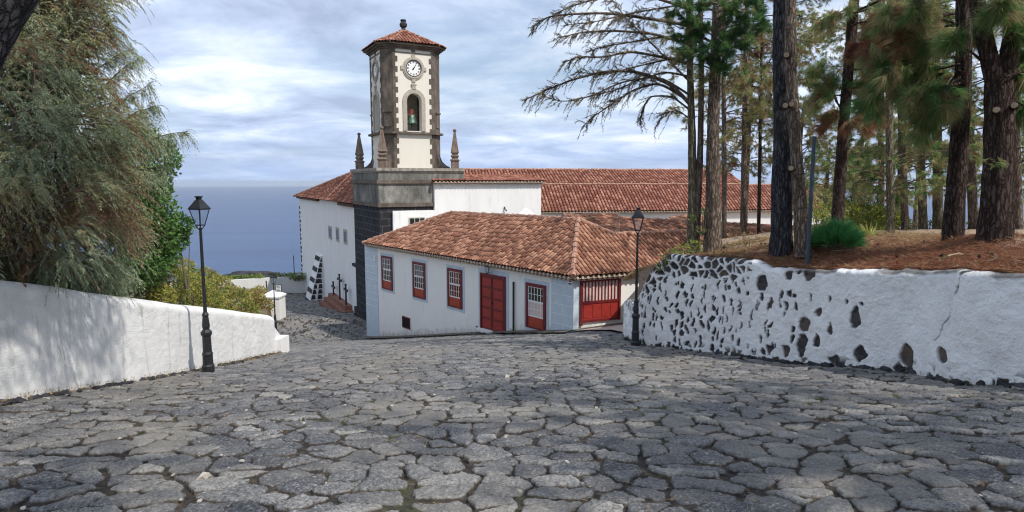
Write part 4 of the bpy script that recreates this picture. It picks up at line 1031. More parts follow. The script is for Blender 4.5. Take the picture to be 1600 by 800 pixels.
def rzt(s, x, y): return np.interp(s, np.concatenate([[0], tpS, [SR[-1]]]), np.concatenate([[tpZ[0]-.4], tpZ, [tpZ[-1]+.3]])) + .03*noise2(s*3.5, s*0, 6)+.02*noise2(s*9, s*0, 7)
big_st = []   # stones seen in the plaster on the right half: (pixel x, y, width, height)
for px, py, w_, h_2 in ((1256,506,16,24),(1255,538,14,40),(1276,534,14,22),(1298,512,11,17),(1278,490,9,13),(1338,494,16,38),(1346,552,18,24),(1422,558,29,38),(1480,556,20,22),(1304,562,22,18),(1230,546,12,20),(1204,544,11,17),(1496,424,9,16),(1294,467,5,11),(1321,470,5,9),(1349,471,6,7),(1222,460,7,18),(1227,478,6,12),(1189,464,8,20),(1259,430,18,16),(1230,434,10,18),(1190,440,16,26),(1205,474,6,14)):
    r_ = s_of_px(px, py)
    a = s_of_px(px-w_/2, py); b_ = s_of_px(px+w_/2, py)
    if not (r_ and a and b_): continue
    big_st.append((r_[0], P(px, py, r_[1][1])[2], abs(b_[0]-a[0])/2, h_2/2/F*r_[1][1]))
crack = []
for px, py in ((1497,420),(1499,445),(1491,470),(1486,492),(1476,512),(1465,532)):
    r_ = s_of_px(px, py); crack.append((r_[0], P(px, py, r_[1][1])[2]))
sL = s_of_px(1170)[0]; sM = s_of_px(1215)[0]
RS = {}
def rstone(S_, H_, Z_, W_):
    wx = S_+.06*noise2(S_*5, Z_*5, 61)+.02*noise2(S_*16, Z_*16, 62); wz = Z_+.07*noise2(S_*5, Z_*5, 63)+.02*noise2(S_*16, Z_*16, 64)
    e, bi, bj, dx, dz = voronoi(wx, wz, .20, .27, 71, .9)
    r1 = h2(bi, bj, 72)
    top = np.interp(S_[0], tpS, tpZ)[None]-Z_
    dense = sstep(sM+1.2, sL-.8, S_)               # stones thin out to the right
    topb = sstep(.75, .35, top)*sstep(sM+.9, sM-.2, S_)
    th_ = .072-.038*dense*(r1**1.5) - .035*topb + (1-dense)*.3
    keep = (r1 > .12) | (topb > .4)
    m_ = sstep(th_-.012, th_+.012, e)*keep
    # separate upright stones showing through the plaster
    r5 = h2(bi, bj, 76); r6 = h2(bi, bj, 77); aa = .030+.040*r5*r5; bb = .06+.09*r6; tl_ = (r1-.5)*.6
    qe = np.sqrt(((dx+tl_*dz)/aa)**2+((dz-tl_*dx)/bb)**2)+.22*noise2(S_*22, Z_*22, 67)
    spread = np.clip(dense*.8, 0, 1)
    m2 = sstep(1.06, .88, qe)*(r1 < .25+.72*spread)*(spread > .02)*(e > .008)
    m_ = np.where(topb > .35, m_, m2)
    low = sstep(.28, .05, H_-.25)*(h2(bi, bj, 75) > .55)
    m_ = np.maximum(m_, sstep(.03,.05,e)*low)
    for s0_, z0_, a_, b2_ in big_st:
        q_ = np.sqrt(((wx-s0_)/a_)**2+((wz-z0_)/b2_)**2); m_ = np.maximum(m_, sstep(1.08, .9, q_)); 
    cz = np.array([c_[1] for c_ in crack])[::-1]; cs = np.array([c_[0] for c_ in crack])[::-1]
    xc = np.interp(wz, cz, cs); m_ = np.maximum(m_, sstep(.022,.006,np.abs(wx-xc))*(Z_ > cz[0])*.9*sstep(-.35,.1,noise2(Z_*4,Z_*0,66)))
    capm = sstep(.92, .55, W_)*sstep(sM-.2, sM+.6, S_)*sstep(-.55, .0, noise2(S_*2.2, S_*0, 68)); m_ = np.maximum(m_, capm*.85)
    return m_, r1
def rdisp(S_, H_, Z_, W_):
    m_, r1 = rstone(S_, H_, Z_, W_); RS['m'] = m_; RS['r'] = r1
    dense = sstep(sM+1.2, sL-.8, S_)
    return W_*((1-m_)*(.052+.012*fbm(S_*6, Z_*6, 81))+m_*(.012*noise2(S_*9, Z_*9, 83))+.07*fbm(S_*1.3, Z_*1.3, 84)+.007*noise2(S_*14, Z_*14, 85)*(.4+.6*sstep(-.2,.5,noise2(S_*1.1, Z_*1.4, 88)))+.003*noise2(S_*40, Z_*40, 86)) + W_*(H_-1)*-.06
m, nt, b = new_mat('plaster_and_stones', .9, .15); M['stonewall'] = m
n1_ = ntex(nt, 1.5, 7, pos(nt), .65); n2_ = ntex(nt, 22, 5, pos(nt), .65); n3_ = ntex(nt, 9, 5, pos(nt), .7)
pc = ramp(nt, n1_.outputs[0], [(.35, (.76,.76,.75)), (.6, (.86,.86,.85))])
pc = mix(nt, ramp(nt, n2_.outputs[0], [(.60, 0), (.72, .45)]), pc, (.42,.41,.39))
pc = mix(nt, ramp(nt, n3_.outputs[0], [(.62, 0), (.72, .4)]), pc, (.50,.50,.46))
scol = ramp(nt, attr(nt, 'rnd'), [(.2, (.045,.044,.048)), (.6, (.085,.08,.078)), (.92, (.15,.105,.08))])
scol = mix(nt, ramp(nt, n2_.outputs[0], [(.5, 0), (.68, .5)]), scol, (.16,.155,.145))
cc = mix(nt, attr(nt, 'stone'), pc, scol); nt.links.new(cc, b.inputs['Base Color'])
bump(nt, b, math_(nt, 'ADD', n2_.outputs[0], n3_.outputs[0]), .022)
ribbon_wall('stone_wall', line, lambda s,x,y: gz(x,y)-.25, rzt, .55, 1, M['stonewall'], 'white plastered retaining wall studded with dark stones on the right', 'wall', cap=.22, res=.018, disp=rdisp, attrs_fn=lambda S_,H_,Z_,W_: {'stone': RS['m'], 'rnd': RS['r']}, capdrop=.12)
# ------------------------------------------------------------------ terrace above the right wall
TZ = V(0,0,1.6)
tctrl = [P(1045,396,18.3)-V(0,0,.15), P(1100,388,20.5), P(1180,400,16.6), P(1230,394,16.), P(1262,404,14.6), P(1340,402,13.6), P(1340,372,18.5), P(1430,412,12.6), P(1490,399,14.), P(1560,394,12.9), P(1600,402,11.), P(1400,366,24), P(1560,362,24), P(1450,360,30), P(1120,370,26), P(1180,362,30), P(1250,370,24),
         V(9.5,8,.30), V(10,3,.7), V(20,5,.9), V(25,12,.5), V(30,25,.0), V(35,40,-2.), V(16,42,-4.5), V(25,60,-9), V(12,38,-4.5), V(7.,31,-3.2), V(10,-4,1.3), V(4.6,24,-2.2)]
tctrl = np.array(tctrl); tz = rbf_fit(tctrl)
xs_r = lambda y: np.interp(y, LR[::-1, 1], LR[::-1, 0])
def make_terrace():
    Yv = np.concatenate([np.arange(-3, 26, .07), np.arange(26, 60, .4)]); fr_ = np.linspace(0, 1, 260)**1.35
    X0 = np.where(Yv < 21.5, xs_r(np.clip(Yv, 2, 21.9))+.35, 4.3+(Yv-21.5)*.35)
    XX = X0[:, None]+fr_[None]*(42); YY = np.broadcast_to(Yv[:, None], XX.shape)
    Z = tz(XX, YY)+.05*fbm(XX*.9, YY*.9, 90, 4)+.012*noise2(XX*6, YY*6, 91)
    # mounds of fallen needles round the big trunks
    for px, D_, a_ in ((1230,16.2,.25),(1490,14.2,.16),(1560,13.1,.35)):
        c_ = P(px, 395, D_); Z += a_*np.exp(-((XX-c_[0])**2+(YY-c_[1])**2)/.8)
    edge = np.exp(-((XX-X0[:, None])/.35)**2)
    top_here = rzt(np.interp(Yv, LR[::-1, 1], SR[::-1]), None, None)[:, None]
    lim = top_here+.0+.25*np.maximum(XX-X0[:, None]-.1, 0)*1.3+.02
    Z = np.where(YY < 21.5, np.minimum(Z, lim+.05*noise2(YY*2, XX*2, 93)*sstep(0,.5,XX-X0[:, None])), Z)
    Z[:, 0] -= 2.0
    g = Geo(); g.add(np.stack([XX, YY, Z], 2).reshape(-1, 3), grid_faces(*XX.shape))
    m, nt, b = new_mat('needle_litter', .95, .1)
    n = ntex(nt, .55, 6, pos(nt), .6); f = ntex(nt, 30, 5, pos(nt, 1, 3, 1, .6), .7); k = ntex(nt, 1.7, 5, pos(nt), .6)
    c = ramp(nt, f.outputs[0], [(.3, (.09,.042,.026)), (.5, (.24,.115,.066)), (.72, (.42,.25,.15))])
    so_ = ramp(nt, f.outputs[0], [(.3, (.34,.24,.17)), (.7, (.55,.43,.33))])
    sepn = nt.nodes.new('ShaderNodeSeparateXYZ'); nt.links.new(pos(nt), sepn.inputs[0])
    far = ramp(nt, math_(nt, 'DIVIDE', sepn.outputs[1], 40.0), [(.38, 0), (.47, .9)])  # bare soil takes over farther back; sunlight there is put into its colour
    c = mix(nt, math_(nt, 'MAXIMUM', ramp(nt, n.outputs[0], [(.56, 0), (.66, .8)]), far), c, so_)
    c = mix(nt, ramp(nt, k.outputs[0], [(.60, 0), (.68, .6)]), c, (.075,.105,.022))
    c = mix(nt, ramp(nt, k.outputs[0], [(.30, .6), (.38, 0)]), c, (.05,.042,.045))
    nt.links.new(c, b.inputs['Base Color']); bump(nt, b, f.outputs[0], .04)
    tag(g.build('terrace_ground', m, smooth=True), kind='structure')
make_terrace()
# paved ramp before the gate
g = Geo(); q = [P(905,511,25.4), P(985,503,28.0), P(1075,498,29.5), P(1060,520,22.5), P(985,526,21.0), P(955,517,22.8)]
g.add([V(p[0], p[1], gz(p[0], p[1])+.085) for p in q], [list(range(6))]); tag(g.build('paved_ramp', M['pinkpave']), kind='structure')
# strip of dark dirt and kerb along the house foot
g = Geo(); n_ = 60; vv = []
for k in range(n_+1):
    p = E0+WDIR*(LLEN*k/n_); a = p+WN*.02; b_ = p+WN*(.42+.12*math.sin(k*1.7))
    vv += [V(a[0], a[1], gz(a[0], a[1])+.13), V(b_[0], b_[1], gz(b_[0], b_[1])+.06)]
g.add(vv, [[2*k, 2*k+1, 2*k+3, 2*k+2] for k in range(n_)])
vv = []
for k in range(20):
    p = E0+EDIR*(4.6*k/19-.1); a = p+EN*.02; b_ = p+EN*(.5+.1*math.sin(k*2.1)); vv += [V(a[0], a[1], gz(a[0], a[1])+.13), V(b_[0], b_[1], gz(b_[0], b_[1])+.06)]
g.add(vv, [[2*k, 2*k+1, 2*k+3, 2*k+2] for k in range(19)])
tag(g.build('dirt_strip', stone('dark_dirt', (.08,.07,.06), (.13,.115,.098), (.2,.175,.15), 5, False)), kind='structure')
# ------------------------------------------------------------------ garden ground behind the left wall
gctrl = [V(-8.2,3,float(lzt(0,0,np.array([3.]))[0])-.35), P(0,433,9.3)-V(.9,0,.3), P(200,463,12.6)-V(.9,0,.3), P(430,492,20.4)-V(.9,0,.4), V(-14,8,.0), V(-20,15,-1.5), V(-8.6,21,-4.2), P(383,489,38), P(417,464,52), P(340,464,44), P(400,484,36), P(345,447,62), P(470,455,72)-V(0,0,.1), P(420,482,43), V(-30,40,-6.5), V(-40,70,-12), V(-12,68,-11.), V(-20,90,-14)]
gg_ = rbf_fit(np.array(gctrl))
def make_garden():
    Yv = np.arange(3, 72, .35); fr_ = np.linspace(0, 1, 110)**1.3
    X0 = np.interp(Yv, [3, 20.4, 24, 30, 38, 45, 60, 72], [-7.95, -8.2, -9.6, -11.5, -14.6, -17.0, -23.5, -29])
    XX = X0[:, None]-fr_[None]*34; YY = np.broadcast_to(Yv[:, None], XX.shape)
    Z = gg_(XX, YY)+.06*fbm(XX*.7, YY*.7, 95, 4)
    Z = Z-np.exp(-(fr_[None]*34/.15)**2)*1.2
    g = Geo(); g.add(np.stack([XX, YY, Z], 2).reshape(-1, 3), grid_faces(*XX.shape)[:, ::-1])
    m, nt, b = new_mat('garden_soil', .95, .1); n = ntex(nt, .9, 7, pos(nt), .65)
    nt.links.new(ramp(nt, n.outputs[0], [(.35, (.08,.085,.03)), (.5, (.16,.13,.075)), (.65, (.26,.20,.14))]), b.inputs['Base Color']); bump(nt, b, ntex(nt, 9, 6, pos(nt)).outputs[0], .05)
    tag(g.build('garden_ground', m, smooth=True), kind='structure')
make_garden()
# pillar, posts, far parapet
pp = P(428, 491, 44); hp = .62
g = Geo(); g.box(pp+V(-hp,-hp,-1), pp+V(hp,hp,1.25)); pil = g.build('gate_pillar', M['wall_white']); tag(pil, 'square white gate pillar with a pointed cap behind the distant lamp', 'pillar')
g = Geo(); g.box(pp+V(-hp-.07,-hp-.07,1.25), pp+V(hp+.07,hp+.07,1.36)); g.lathe(pp+V(0,0,1.36), [((hp+.07)*1.414,0),(.02,.36)], 4, sq=True); g.build('pillar_cap', M['wall_white'], pil)
for px, y0, y1, D_, r_, lb in ((383,450,489,36,.055,'dark iron post at the garden edge above the left wall end'), (417,440,463,52,.05,'thin dark post behind the white gate pillar'), (460,400,432,74,.05,'thin dark pole rising from the far parapet beside the church')):
    b_ = P(px, y1, D_); g = Geo(); H = (y1-y0)/F*D_; g.tube([b_-V(0,0,.4), b_+V(0,0,H)], r_, 8); g.lathe(b_+V(0,0,H), [(r_,0),(r_*1.5,.03),(r_*.6,.1)], 8); tag(g.build('post', M['iron']), lb, 'post', 'dark posts beyond the left wall')
fp0 = P(255, 462, 66); fp1 = P(478, 455.5, 73); fd = unit((fp1-fp0)*V(1,1,0)); fn = V(fd[1], -fd[0], 0)
PFR = Frame(fp0, fd, fn); Lp = np.linalg.norm((fp1-fp0)[:2])+3
g = Geo(); zt0 = P(330, 440, 68)[2]; zt1 = P(475, 431.5, 73)[2]
v = [PFR.at(0, -14, 0), PFR.at(Lp, -14, 0), PFR.at(Lp, zt1, 0), PFR.at(0, zt0, 0), PFR.at(0, -14, -.6), PFR.at(Lp, -14, -.6), PFR.at(Lp, zt1, -.6), PFR.at(0, zt0, -.6)]
g.add(v, [[0,1,2,3],[5,4,7,6],[3,2,6,7],[0,3,7,4],[1,5,6,2]])
tag(g.build('parapet_wall', whitewash('grey_parapet', base=(.60,.60,.58), amt=.5)), 'long pale grey parapet wall at the street end before the sea', 'wall')
# dark lava headland beyond
def rock(name, c, sx, sy, sz, mat, label, cat, n=40, amp=.35, seed=3):
    u = np.linspace(0, 2*np.pi, n, endpoint=False); v = np.linspace(0, np.pi, n//2); UU_, V_ = np.meshgrid(u, v)
    x, y, z = np.cos(UU_)*np.sin(V_), np.sin(UU_)*np.sin(V_), np.cos(V_); r = 1+amp*noise3(x*2+9, y*2+9, z*2+9, seed)+amp*.5*noise3(x*5+9, y*5+9, z*5+9, seed+1)
    g = Geo(); nr, nc = UU_.shape; i = np.arange(nr-1)[:, None]*nc; j = np.arange(nc)[None]; jn = (j+1) % nc
    g.add(np.stack([c[0]+x*r*sx, c[1]+y*r*sy, c[2]+z*r*sz], 2).reshape(-1, 3), np.stack([i+j, i+nc+j, i+nc+jn, i+jn], -1).reshape(-1, 4))
    return tag(g.build(name, mat, smooth=True), label, cat)
rock('lava_rock', P(397, 433, 90), 4.2, 1.5, .75, M['basalt'], 'long black lava rock mound behind the far parapet against the sea', 'rock')
rock('lava_rock', P(335, 435, 92), 4.5, 1.2, .35, M['basalt'], 'low flat black lava rock left of the larger mound beyond the parapet', 'rock', seed=8)
# stone edging of the garden path
g = Geo(); a, b_ = P(343,464,42), P(400,487,37)
for k in range(14):
    c = a+(b_-a)*(k+.5)/14; g.box(c-V(.28,.2,.3), c+V(.26,.2,.06+random.uniform(-.04,.04)))
tag(g.build('stone_edging', M['ledge']), 'pale stone edging running down through the yellow shrubs', 'edging')
# ------------------------------------------------------------------ vegetation
def rdir(n): v = rng.normal(size=(n, 3)); return v/np.linalg.norm(v, axis=1)[:, None]
def nrm(v): return v/(np.linalg.norm(v, axis=1)[:, None]+1e-9)
def needles(g, c, d, k, L, w_, spread, droop, mi=0, along=.08):
    """tufts of k needles at points c pointing d"""
    n = len(c)
    if n == 0: return
    C = np.repeat(c, k, 0); Dd = np.repeat(d, k, 0)
    dd = nrm(Dd+rdir(n*k)*spread+V(0,0,-1)*droop*rng.random((n*k, 1)))
    C = C+Dd*rng.uniform(-along, along, (n*k, 1))
    Ls = L*rng.uniform(.6, 1.1, (n*k, 1)); side = nrm(np.cross(dd, rdir(n*k)))*w_/2
    tip = C+dd*Ls+V(0,0,-1)*Ls*droop*.35
    v = np.stack([C-side, C+side, tip], 1).reshape(-1, 3); g.add(v, np.arange(len(v)).reshape(-1, 3), mi)
def sprays(g, c, d, m, L, lw, ll, mi=0, droop=.6):
    """feathery shoots: a drooping axis with leaflets on both sides"""
    n = len(c); t = (np.arange(m)+.5)/m
    Ls = L*rng.uniform(.55, 1.15, n)
    side = nrm(np.cross(d, V(0,0,1)+rng.normal(0,.3,(n,3))))
    T = t[None, :, None]; base = c[:, None]+d[:, None]*T*Ls[:, None, None]+V(0,0,-1)*(T**2)*(Ls*droop)[:, None, None]
    sg_ = np.where(np.arange(m) % 2, 1., -1.)[None, :, None]
    ld = d[:, None]*.75+side[:, None]*sg_*.75+V(0,0,-1)*(.35+.5*T)*droop*1.2+rng.normal(0,.22,(n,m,3))
    ld /= np.linalg.norm(ld, axis=2)[:, :, None]; l_ = ll*(1-.5*T)*rng.uniform(.7,1.2,(n,m,1))
    wd = np.cross(ld, rdir(n*m).reshape(n, m, 3)); wd /= np.linalg.norm(wd, axis=2)[:, :, None]+1e-9
    mid = base+ld*l_*.5; tip = base+ld*l_+V(0,0,-1)*l_*.15
    v = np.stack([base, mid-wd*lw, tip, mid+wd*lw], 2).reshape(-1, 3); g.add(v, np.arange(len(v)).reshape(-1, 4), mi)
def leaves(g, c, L, w_, mi=0, up=.3, out=None):
    n = len(c); d = rdir(n)+V(0,0,up)
    if out is not None: d = d+out
    d = nrm(d); s_ = nrm(np.cross(d, rdir(n))); Ls = L*rng.uniform(.6,1.2,(n,1))
    v = np.stack([c, c+d*Ls*.5-s_*w_/2, c+d*Ls, c+d*Ls*.5+s_*w_/2], 1).reshape(-1, 3); g.add(v, np.arange(len(v)).reshape(-1, 4), mi)
def trunk_mesh(name, pts, rad, mat, parent, k=28, amp=.14, seed=1, flare=.16):
    pts = np.asarray(pts, float); seg = np.linalg.norm(np.diff(pts, axis=0), axis=1); S_ = np.concatenate([[0], np.cumsum(seg)])
    s = np.arange(0, S_[-1], .05); n = len(s)
    p = np.stack([np.interp(s, S_, pts[:, i]) for i in range(3)], 1)
    kk = 31
    if n > kk*2:
        pd = np.pad(p, ((kk//2, kk//2), (0, 0)), mode='reflect', reflect_type='odd'); p = np.stack([np.convolve(pd[:, i], np.ones(kk)/kk, 'valid') for i in range(3)], 1)
    r = np.interp(s, S_, rad)*(1+flare*np.exp(-s/.45))
    t = np.gradient(p, axis=0); t /= np.linalg.norm(t, axis=1)[:, None]
    a = np.cross(t, V(0,1,0)); a /= np.linalg.norm(a, axis=1)[:, None]; b_ = np.cross(t, a)
    th = np.linspace(0, 2*np.pi, k, endpoint=False); ct, st_ = np.cos(th)[None], np.sin(th)[None]
    ss = s[:, None]
    nz_ = noise3(ct*4+20+ss*0, st_*4+20+ss*0, ss*1.1+5, seed)*.5+noise3(ct*8+20+0*ss, st_*8+20+0*ss, ss*3.2+5, seed+3)*.5
    fl = .25*np.exp(-ss/.4)*np.cos(5*th[None]+seed)
    rr = r[:, None]*(1+amp*nz_+fl*flare)
    v = p[:, None]+rr[:, :, None]*(ct[..., None]*a[:, None]+st_[..., None]*b_[:, None])
    g = Geo(); i = np.arange(n-1)[:, None]*k; j = np.arange(k)[None]; jn = (j+1) % k
    g.add(v.reshape(-1, 3), np.stack([i+j, i+jn, i+k+jn, i+k+j], -1).reshape(-1, 4)[:, ::-1])
    return g.build(name, mat, parent, smooth=True)
def bez(p0, d, L, droop, n=7, wig=.04, lift=0):
    d = unit(d); t = np.linspace(0, 1, n)[:, None]
    p = p0+d*t*L+V(0,0,-1)*droop*L*t**2+V(0,0,1)*lift*L*np.sin(t*np.pi)*.5
    p[1:] += rng.normal(0, wig*L/6, (n-1, 3)); return p
# ---- left feathery tree
lt_root = P(60, 450, 11.5); lt_root[0] = -10.8; lt_root[2] = gg_(-10.8, 11.)
tam = empty('tamarisk_tree', (-10.8, 11., float(gg_(-10.8, 11.))), 'large feathery drooping tree, grey green and brown, overhanging the left wall', 'tree')
blobs = [(10,70,11,1.6),(70,60,12,1.1),(50,190,10.5,1.6),(110,165,12.5,1.0),(50,320,10,1.35),(110,280,11.6,1.3),(105,368,11.6,.85),(150,235,12.8,.8),(162,320,12.8,.75),(20,375,10.1,.95),(80,0,12,.95),(-80,200,10,2.1),(-80,50,11,2.2),(-80,330,9.5,1.6),(160,385,12.6,.5),(60,-60,12,1.5),(172,290,13.2,.55),(125,100,13,.45),(175,420,12.9,.35),(185,350,13.2,.5)]
fol = Geo(); fl2 = Geo(); tw_ = Geo()
core = V(-11.2, 11.5, 2.)
for bi, (px, py, D_, r_) in enumerate(blobs):
    c = P(px, py, D_); n = int(215*r_*r_)
    nc_ = max(5, int(13*r_*r_)); cd = rdir(nc_); cc_ = cd*r_*rng.uniform(.55, 1.05, (nc_, 1)); ci_ = rng.integers(0, nc_, n)
    off_ = rng.normal(0, 1, (n, 3))*V(.15,.15,.09)*min(1, r_+.15); c_pts = c+cc_[ci_]+off_; d = nrm(cd[ci_]*.8+off_*2.2)
    kp = ~((c_pts[:, 0] > -8.6) & (c_pts[:, 2] < np.interp(c_pts[:, 1], [3.]+ltY, [ltZ[0]-slope0*(ltY[0]-3)]+ltZ)+.30)); c_pts, d, ci_ = c_pts[kp], d[kp], ci_[kp]; n = len(c_pts)
    out = nrm(nrm(d)+rng.normal(0,.35,(n,3))+V(.10,-.05,.12))
    cl_r = rng.normal(0, .28, nc_)[ci_]; pick = cl_r+noise3(c_pts[:, 0]*.9+50, c_pts[:, 1]*.9+50, c_pts[:, 2]*.9+50, 4)+rng.normal(0, .12, n)
    # lower right is grey green, upper right olive, scattered brown
    mi = np.where(pick > .42, 2, np.where(pick > .0, 1, 0)); mi[(c_pts[:, 2] < .6) & (pick < .3)] = 0
    for k_ in range(3): 
        s_ = mi == k_
        if s_.any(): sprays(fol, c_pts[s_], out[s_], 40, .46, .0065, .08, k_, .75)
    # limbs to the blob
    tw_.tube(bez(core+rng.normal(0,.3,3), c-core, np.linalg.norm(c-core), .08, 9, .06, .15), np.linspace(.07, .02, 9), 6)
    for q_ in range(int(14*r_)):
        e = c_pts[rng.integers(n)]; st = c+rng.normal(0,.2,3); tw_.tube(bez(st, e-st, np.linalg.norm(e-st)*1.05, .05, 5, .05), np.linspace(.018,.006,5), 4)
# long loose twigs reaching out over the sky
for (a_, b_2, D_) in (((150,150),(222,88),12.8), ((195,235),(292,206),13.2), ((175,60),(160,0),12.6), ((190,190),(245,165),13.), ((60,60),(120,-10),12.5), ((200,270),(262,262),13.3), ((110,90),(175,45),12.4),((130,130),(205,75),12.9),((150,200),(235,130),13.0),((120,50),(150,-5),12.6),((160,240),(240,225),13.2),((195,215),(262,225),13.1)):
    p0 = P(*a_, D_); p1 = P(*b_2, D_+.3); cv = bez(p0, p1-p0, np.linalg.norm(p1-p0), .0, 10, .05, .12); tw_.tube(cv, np.linspace(.022,.005,10), 5)
    nn_ = 95; ti = rng.uniform(.05, 1., nn_); pt_ = np.stack([np.interp(ti, np.linspace(0,1,10), cv[:, i]) for i in range(3)], 1)
    dd = nrm((p1-p0)[None]*.5/np.linalg.norm(p1-p0)+rdir(nn_)*.7+V(0,0,-.5)); sprays(fol, pt_, dd, 18, .34, .008, .07, 0, .8)
for q_ in ((40,440,11,.8),(110,440,12,.75),(170,445,13,.6),(205,440,14,.5)):
    c = P(*q_[:3])+V(-.5,0,0); n = int(420*q_[3]**2); c_pts = c+rdir(n)*q_[3]*rng.random((n, 1))**.4; sprays(fol, c_pts, nrm(rdir(n)+V(0,0,-.1)), 26, .45, .014, .14, 0, .4)
# dense inner shoots so the heart of the crown closes
for (px, py, D_, r_) in blobs:
    c = P(px, py, D_+.9); n = int(50*r_*r_); c_pts = c+rdir(n)*r_*.8*rng.random((n, 1))**.4; sprays(fol, c_pts, nrm(rdir(n)+V(0,0,-.2)), 22, .7, .02, .2, 0 if rng.random() < .5 else 2, .4)
fol.build('crown', [M['tam_green'], M['tam_olive'], M['tam_brown']], tam)
tw_.build('limb', M['twig'], tam, smooth=True)
trunk_mesh('trunk', [(-10.8,11.,float(gg_(-10.8,11.))-.3), (-10.9,11.2,.5), core, (-11.2,11.7,5.)], [.3,.25,.2,.1], M['bark_brown'], tam)
# ---- dark leaning bough top left, close to the camera
lean = empty('leaning_tree', (-7.9, 5.6, float(gz(-7.9, 5.6))), 'black shaded trunk leaning across the top left corner', 'tree')
tp_ = [V(-8.6,4.6,-.6), P(-260,400,6.), P(-150,235,6.1), P(-50,54,6.2), P(-3,-26,6.25), P(90,-190,6.4)]
trunk_mesh('trunk', tp_, [.42,.40,.36,.33,.32,.26], M['bark_grey'], lean, amp=.08)
g = Geo(); c = P(-60, -130, 6.4); n = 1500; pts_ = c+rdir(n)*V(.36,.4,.48)*rng.random((n,1))**.4; leaves(g, pts_, .11, .05, 0)
c = V(-3.7,7.0,6.7); n = 5200; cc_ = c+rdir(60)*V(2.0,2.5,.9)*rng.random((60,1))**.4; pts_ = cc_[rng.integers(0,60,n)]+rng.normal(0,.26,(n,3)); pts_ = pts_[pts_[:,2] > 2.6+.42*pts_[:,1]*.8+.3]; leaves(g, pts_, .17, .075, 0)
gl = Geo()
for e in cc_[:26]: st = P(90,-190,6.4); gl.tube(bez(st, e-st, np.linalg.norm(e-st), .0, 7, .08, .12), np.linspace(.06,.012,7), 5)
gl.build('limb', M['bark_grey'], lean); g.build('crown', [M['pine_dark']], lean)
# ---- green leafy tree and shrubs beyond the wall
def bush(name, blobs, n, L, w_, mats, probs, label, cat, group=None, stem=True, inner=.35, up=.4):
    c0 = np.mean([P(*b_[:3]) for b_ in blobs], 0); base = V(c0[0], c0[1], min(P(*b_[:3])[2]-b_[3] for b_ in blobs))
    o = empty(name, base, label, cat, group); g = Geo(); st = Geo()
    for (px, py, D_, r_) in blobs:
        c = P(px, py, D_); k = int(n*r_*r_); d = rdir(k); rad = r_*(1+.25*noise3(d[:,0]*2+7, d[:,1]*2+7, d[:,2]*2+7, int(px)))
        pts_ = c+d*rad[:, None]*rng.uniform(inner, 1, (k, 1))**.5*V(1,1,.85)
        # cluster leaves in sprigs
        m_ = rng.choice(len(mats), k, p=probs)
        for q_ in range(len(mats)):
            if (m_ == q_).any(): leaves(g, pts_[m_ == q_], L, w_, q_, up, d[m_ == q_]*.7)
        for q_ in range(max(4, int(8*r_))):
            e = pts_[rng.integers(k)]; s_ = V(c[0], c[1], base[2])+rng.normal(0, .1, 3)*r_; st.tube(bez(s_, e-s_, np.linalg.norm(e-s_), .03, 5, .05, .1), np.linspace(.02, .006, 5)*max(1, D_/20), 4)
    g.build('foliage', mats, o); st.build('stem', M['twig'], o); return o
bush('green_tree', [(215,250,17,1.0),(205,330,16.5,1.0),(225,370,17,.8),(262,372,17.5,.55),(285,352,17.6,.32),(245,395,17,.55),(215,420,16.5,.7),(236,290,17.2,.5)], 4200, .12, .065, [M['leaf_green']], [1], 'bright green broad leaved tree between the feathery tree and the sea', 'tree')
bush('flowering_shrub', [(265,440,18.,.62),(230,450,17,.55),(300,455,19.2,.6),(285,420,19,.38),(330,468,20,.42),(250,465,17,.4)], 7000, .08, .04, [M['shrub_yellow'], M['shrub_dry'], M['leaf_green']], [.62,.2,.18], 'yellow green shrub spilling over the middle of the left wall', 'shrub')
bush('flowering_shrub', [(340,455,29,.8),(365,470,28,.75),(320,440,31,.8),(350,484,25,.5),(385,484,26.5,.5)], 4200, .11, .06, [M['shrub_yellow'], M['shrub_dry'], M['leaf_green']], [.45,.35,.2], 'low yellowish shrub on the slope behind the tall lamp', 'shrub')
bush('dry_shrub', [(395,470,42,.8),(410,478,42,.7),(404,463,45,.8)], 2600, .14, .08, [M['shrub_dry'], M['shrub_yellow']], [.65,.35], 'dry brownish shrub left of the white gate pillar', 'shrub')
for i, (x_, lb) in enumerate(((345,'leftmost clump of low green plants on the far parapet'),(385,'middle clump of low green plants on the far parapet'),(450,'clump of low green plants on the far parapet beside the church'))):
    bl = [(x_+dx, 437-(x_+dx-330)*.045, 70+(x_-330)*.02, .42) for dx in np.linspace(-22, 22, 9)]
    bush('low_plant', bl, 700, .2, .10, [M['leaf_green'], M['shrub_yellow']], [.6,.4], lb, 'plant', 'low green plants along the far parapet')
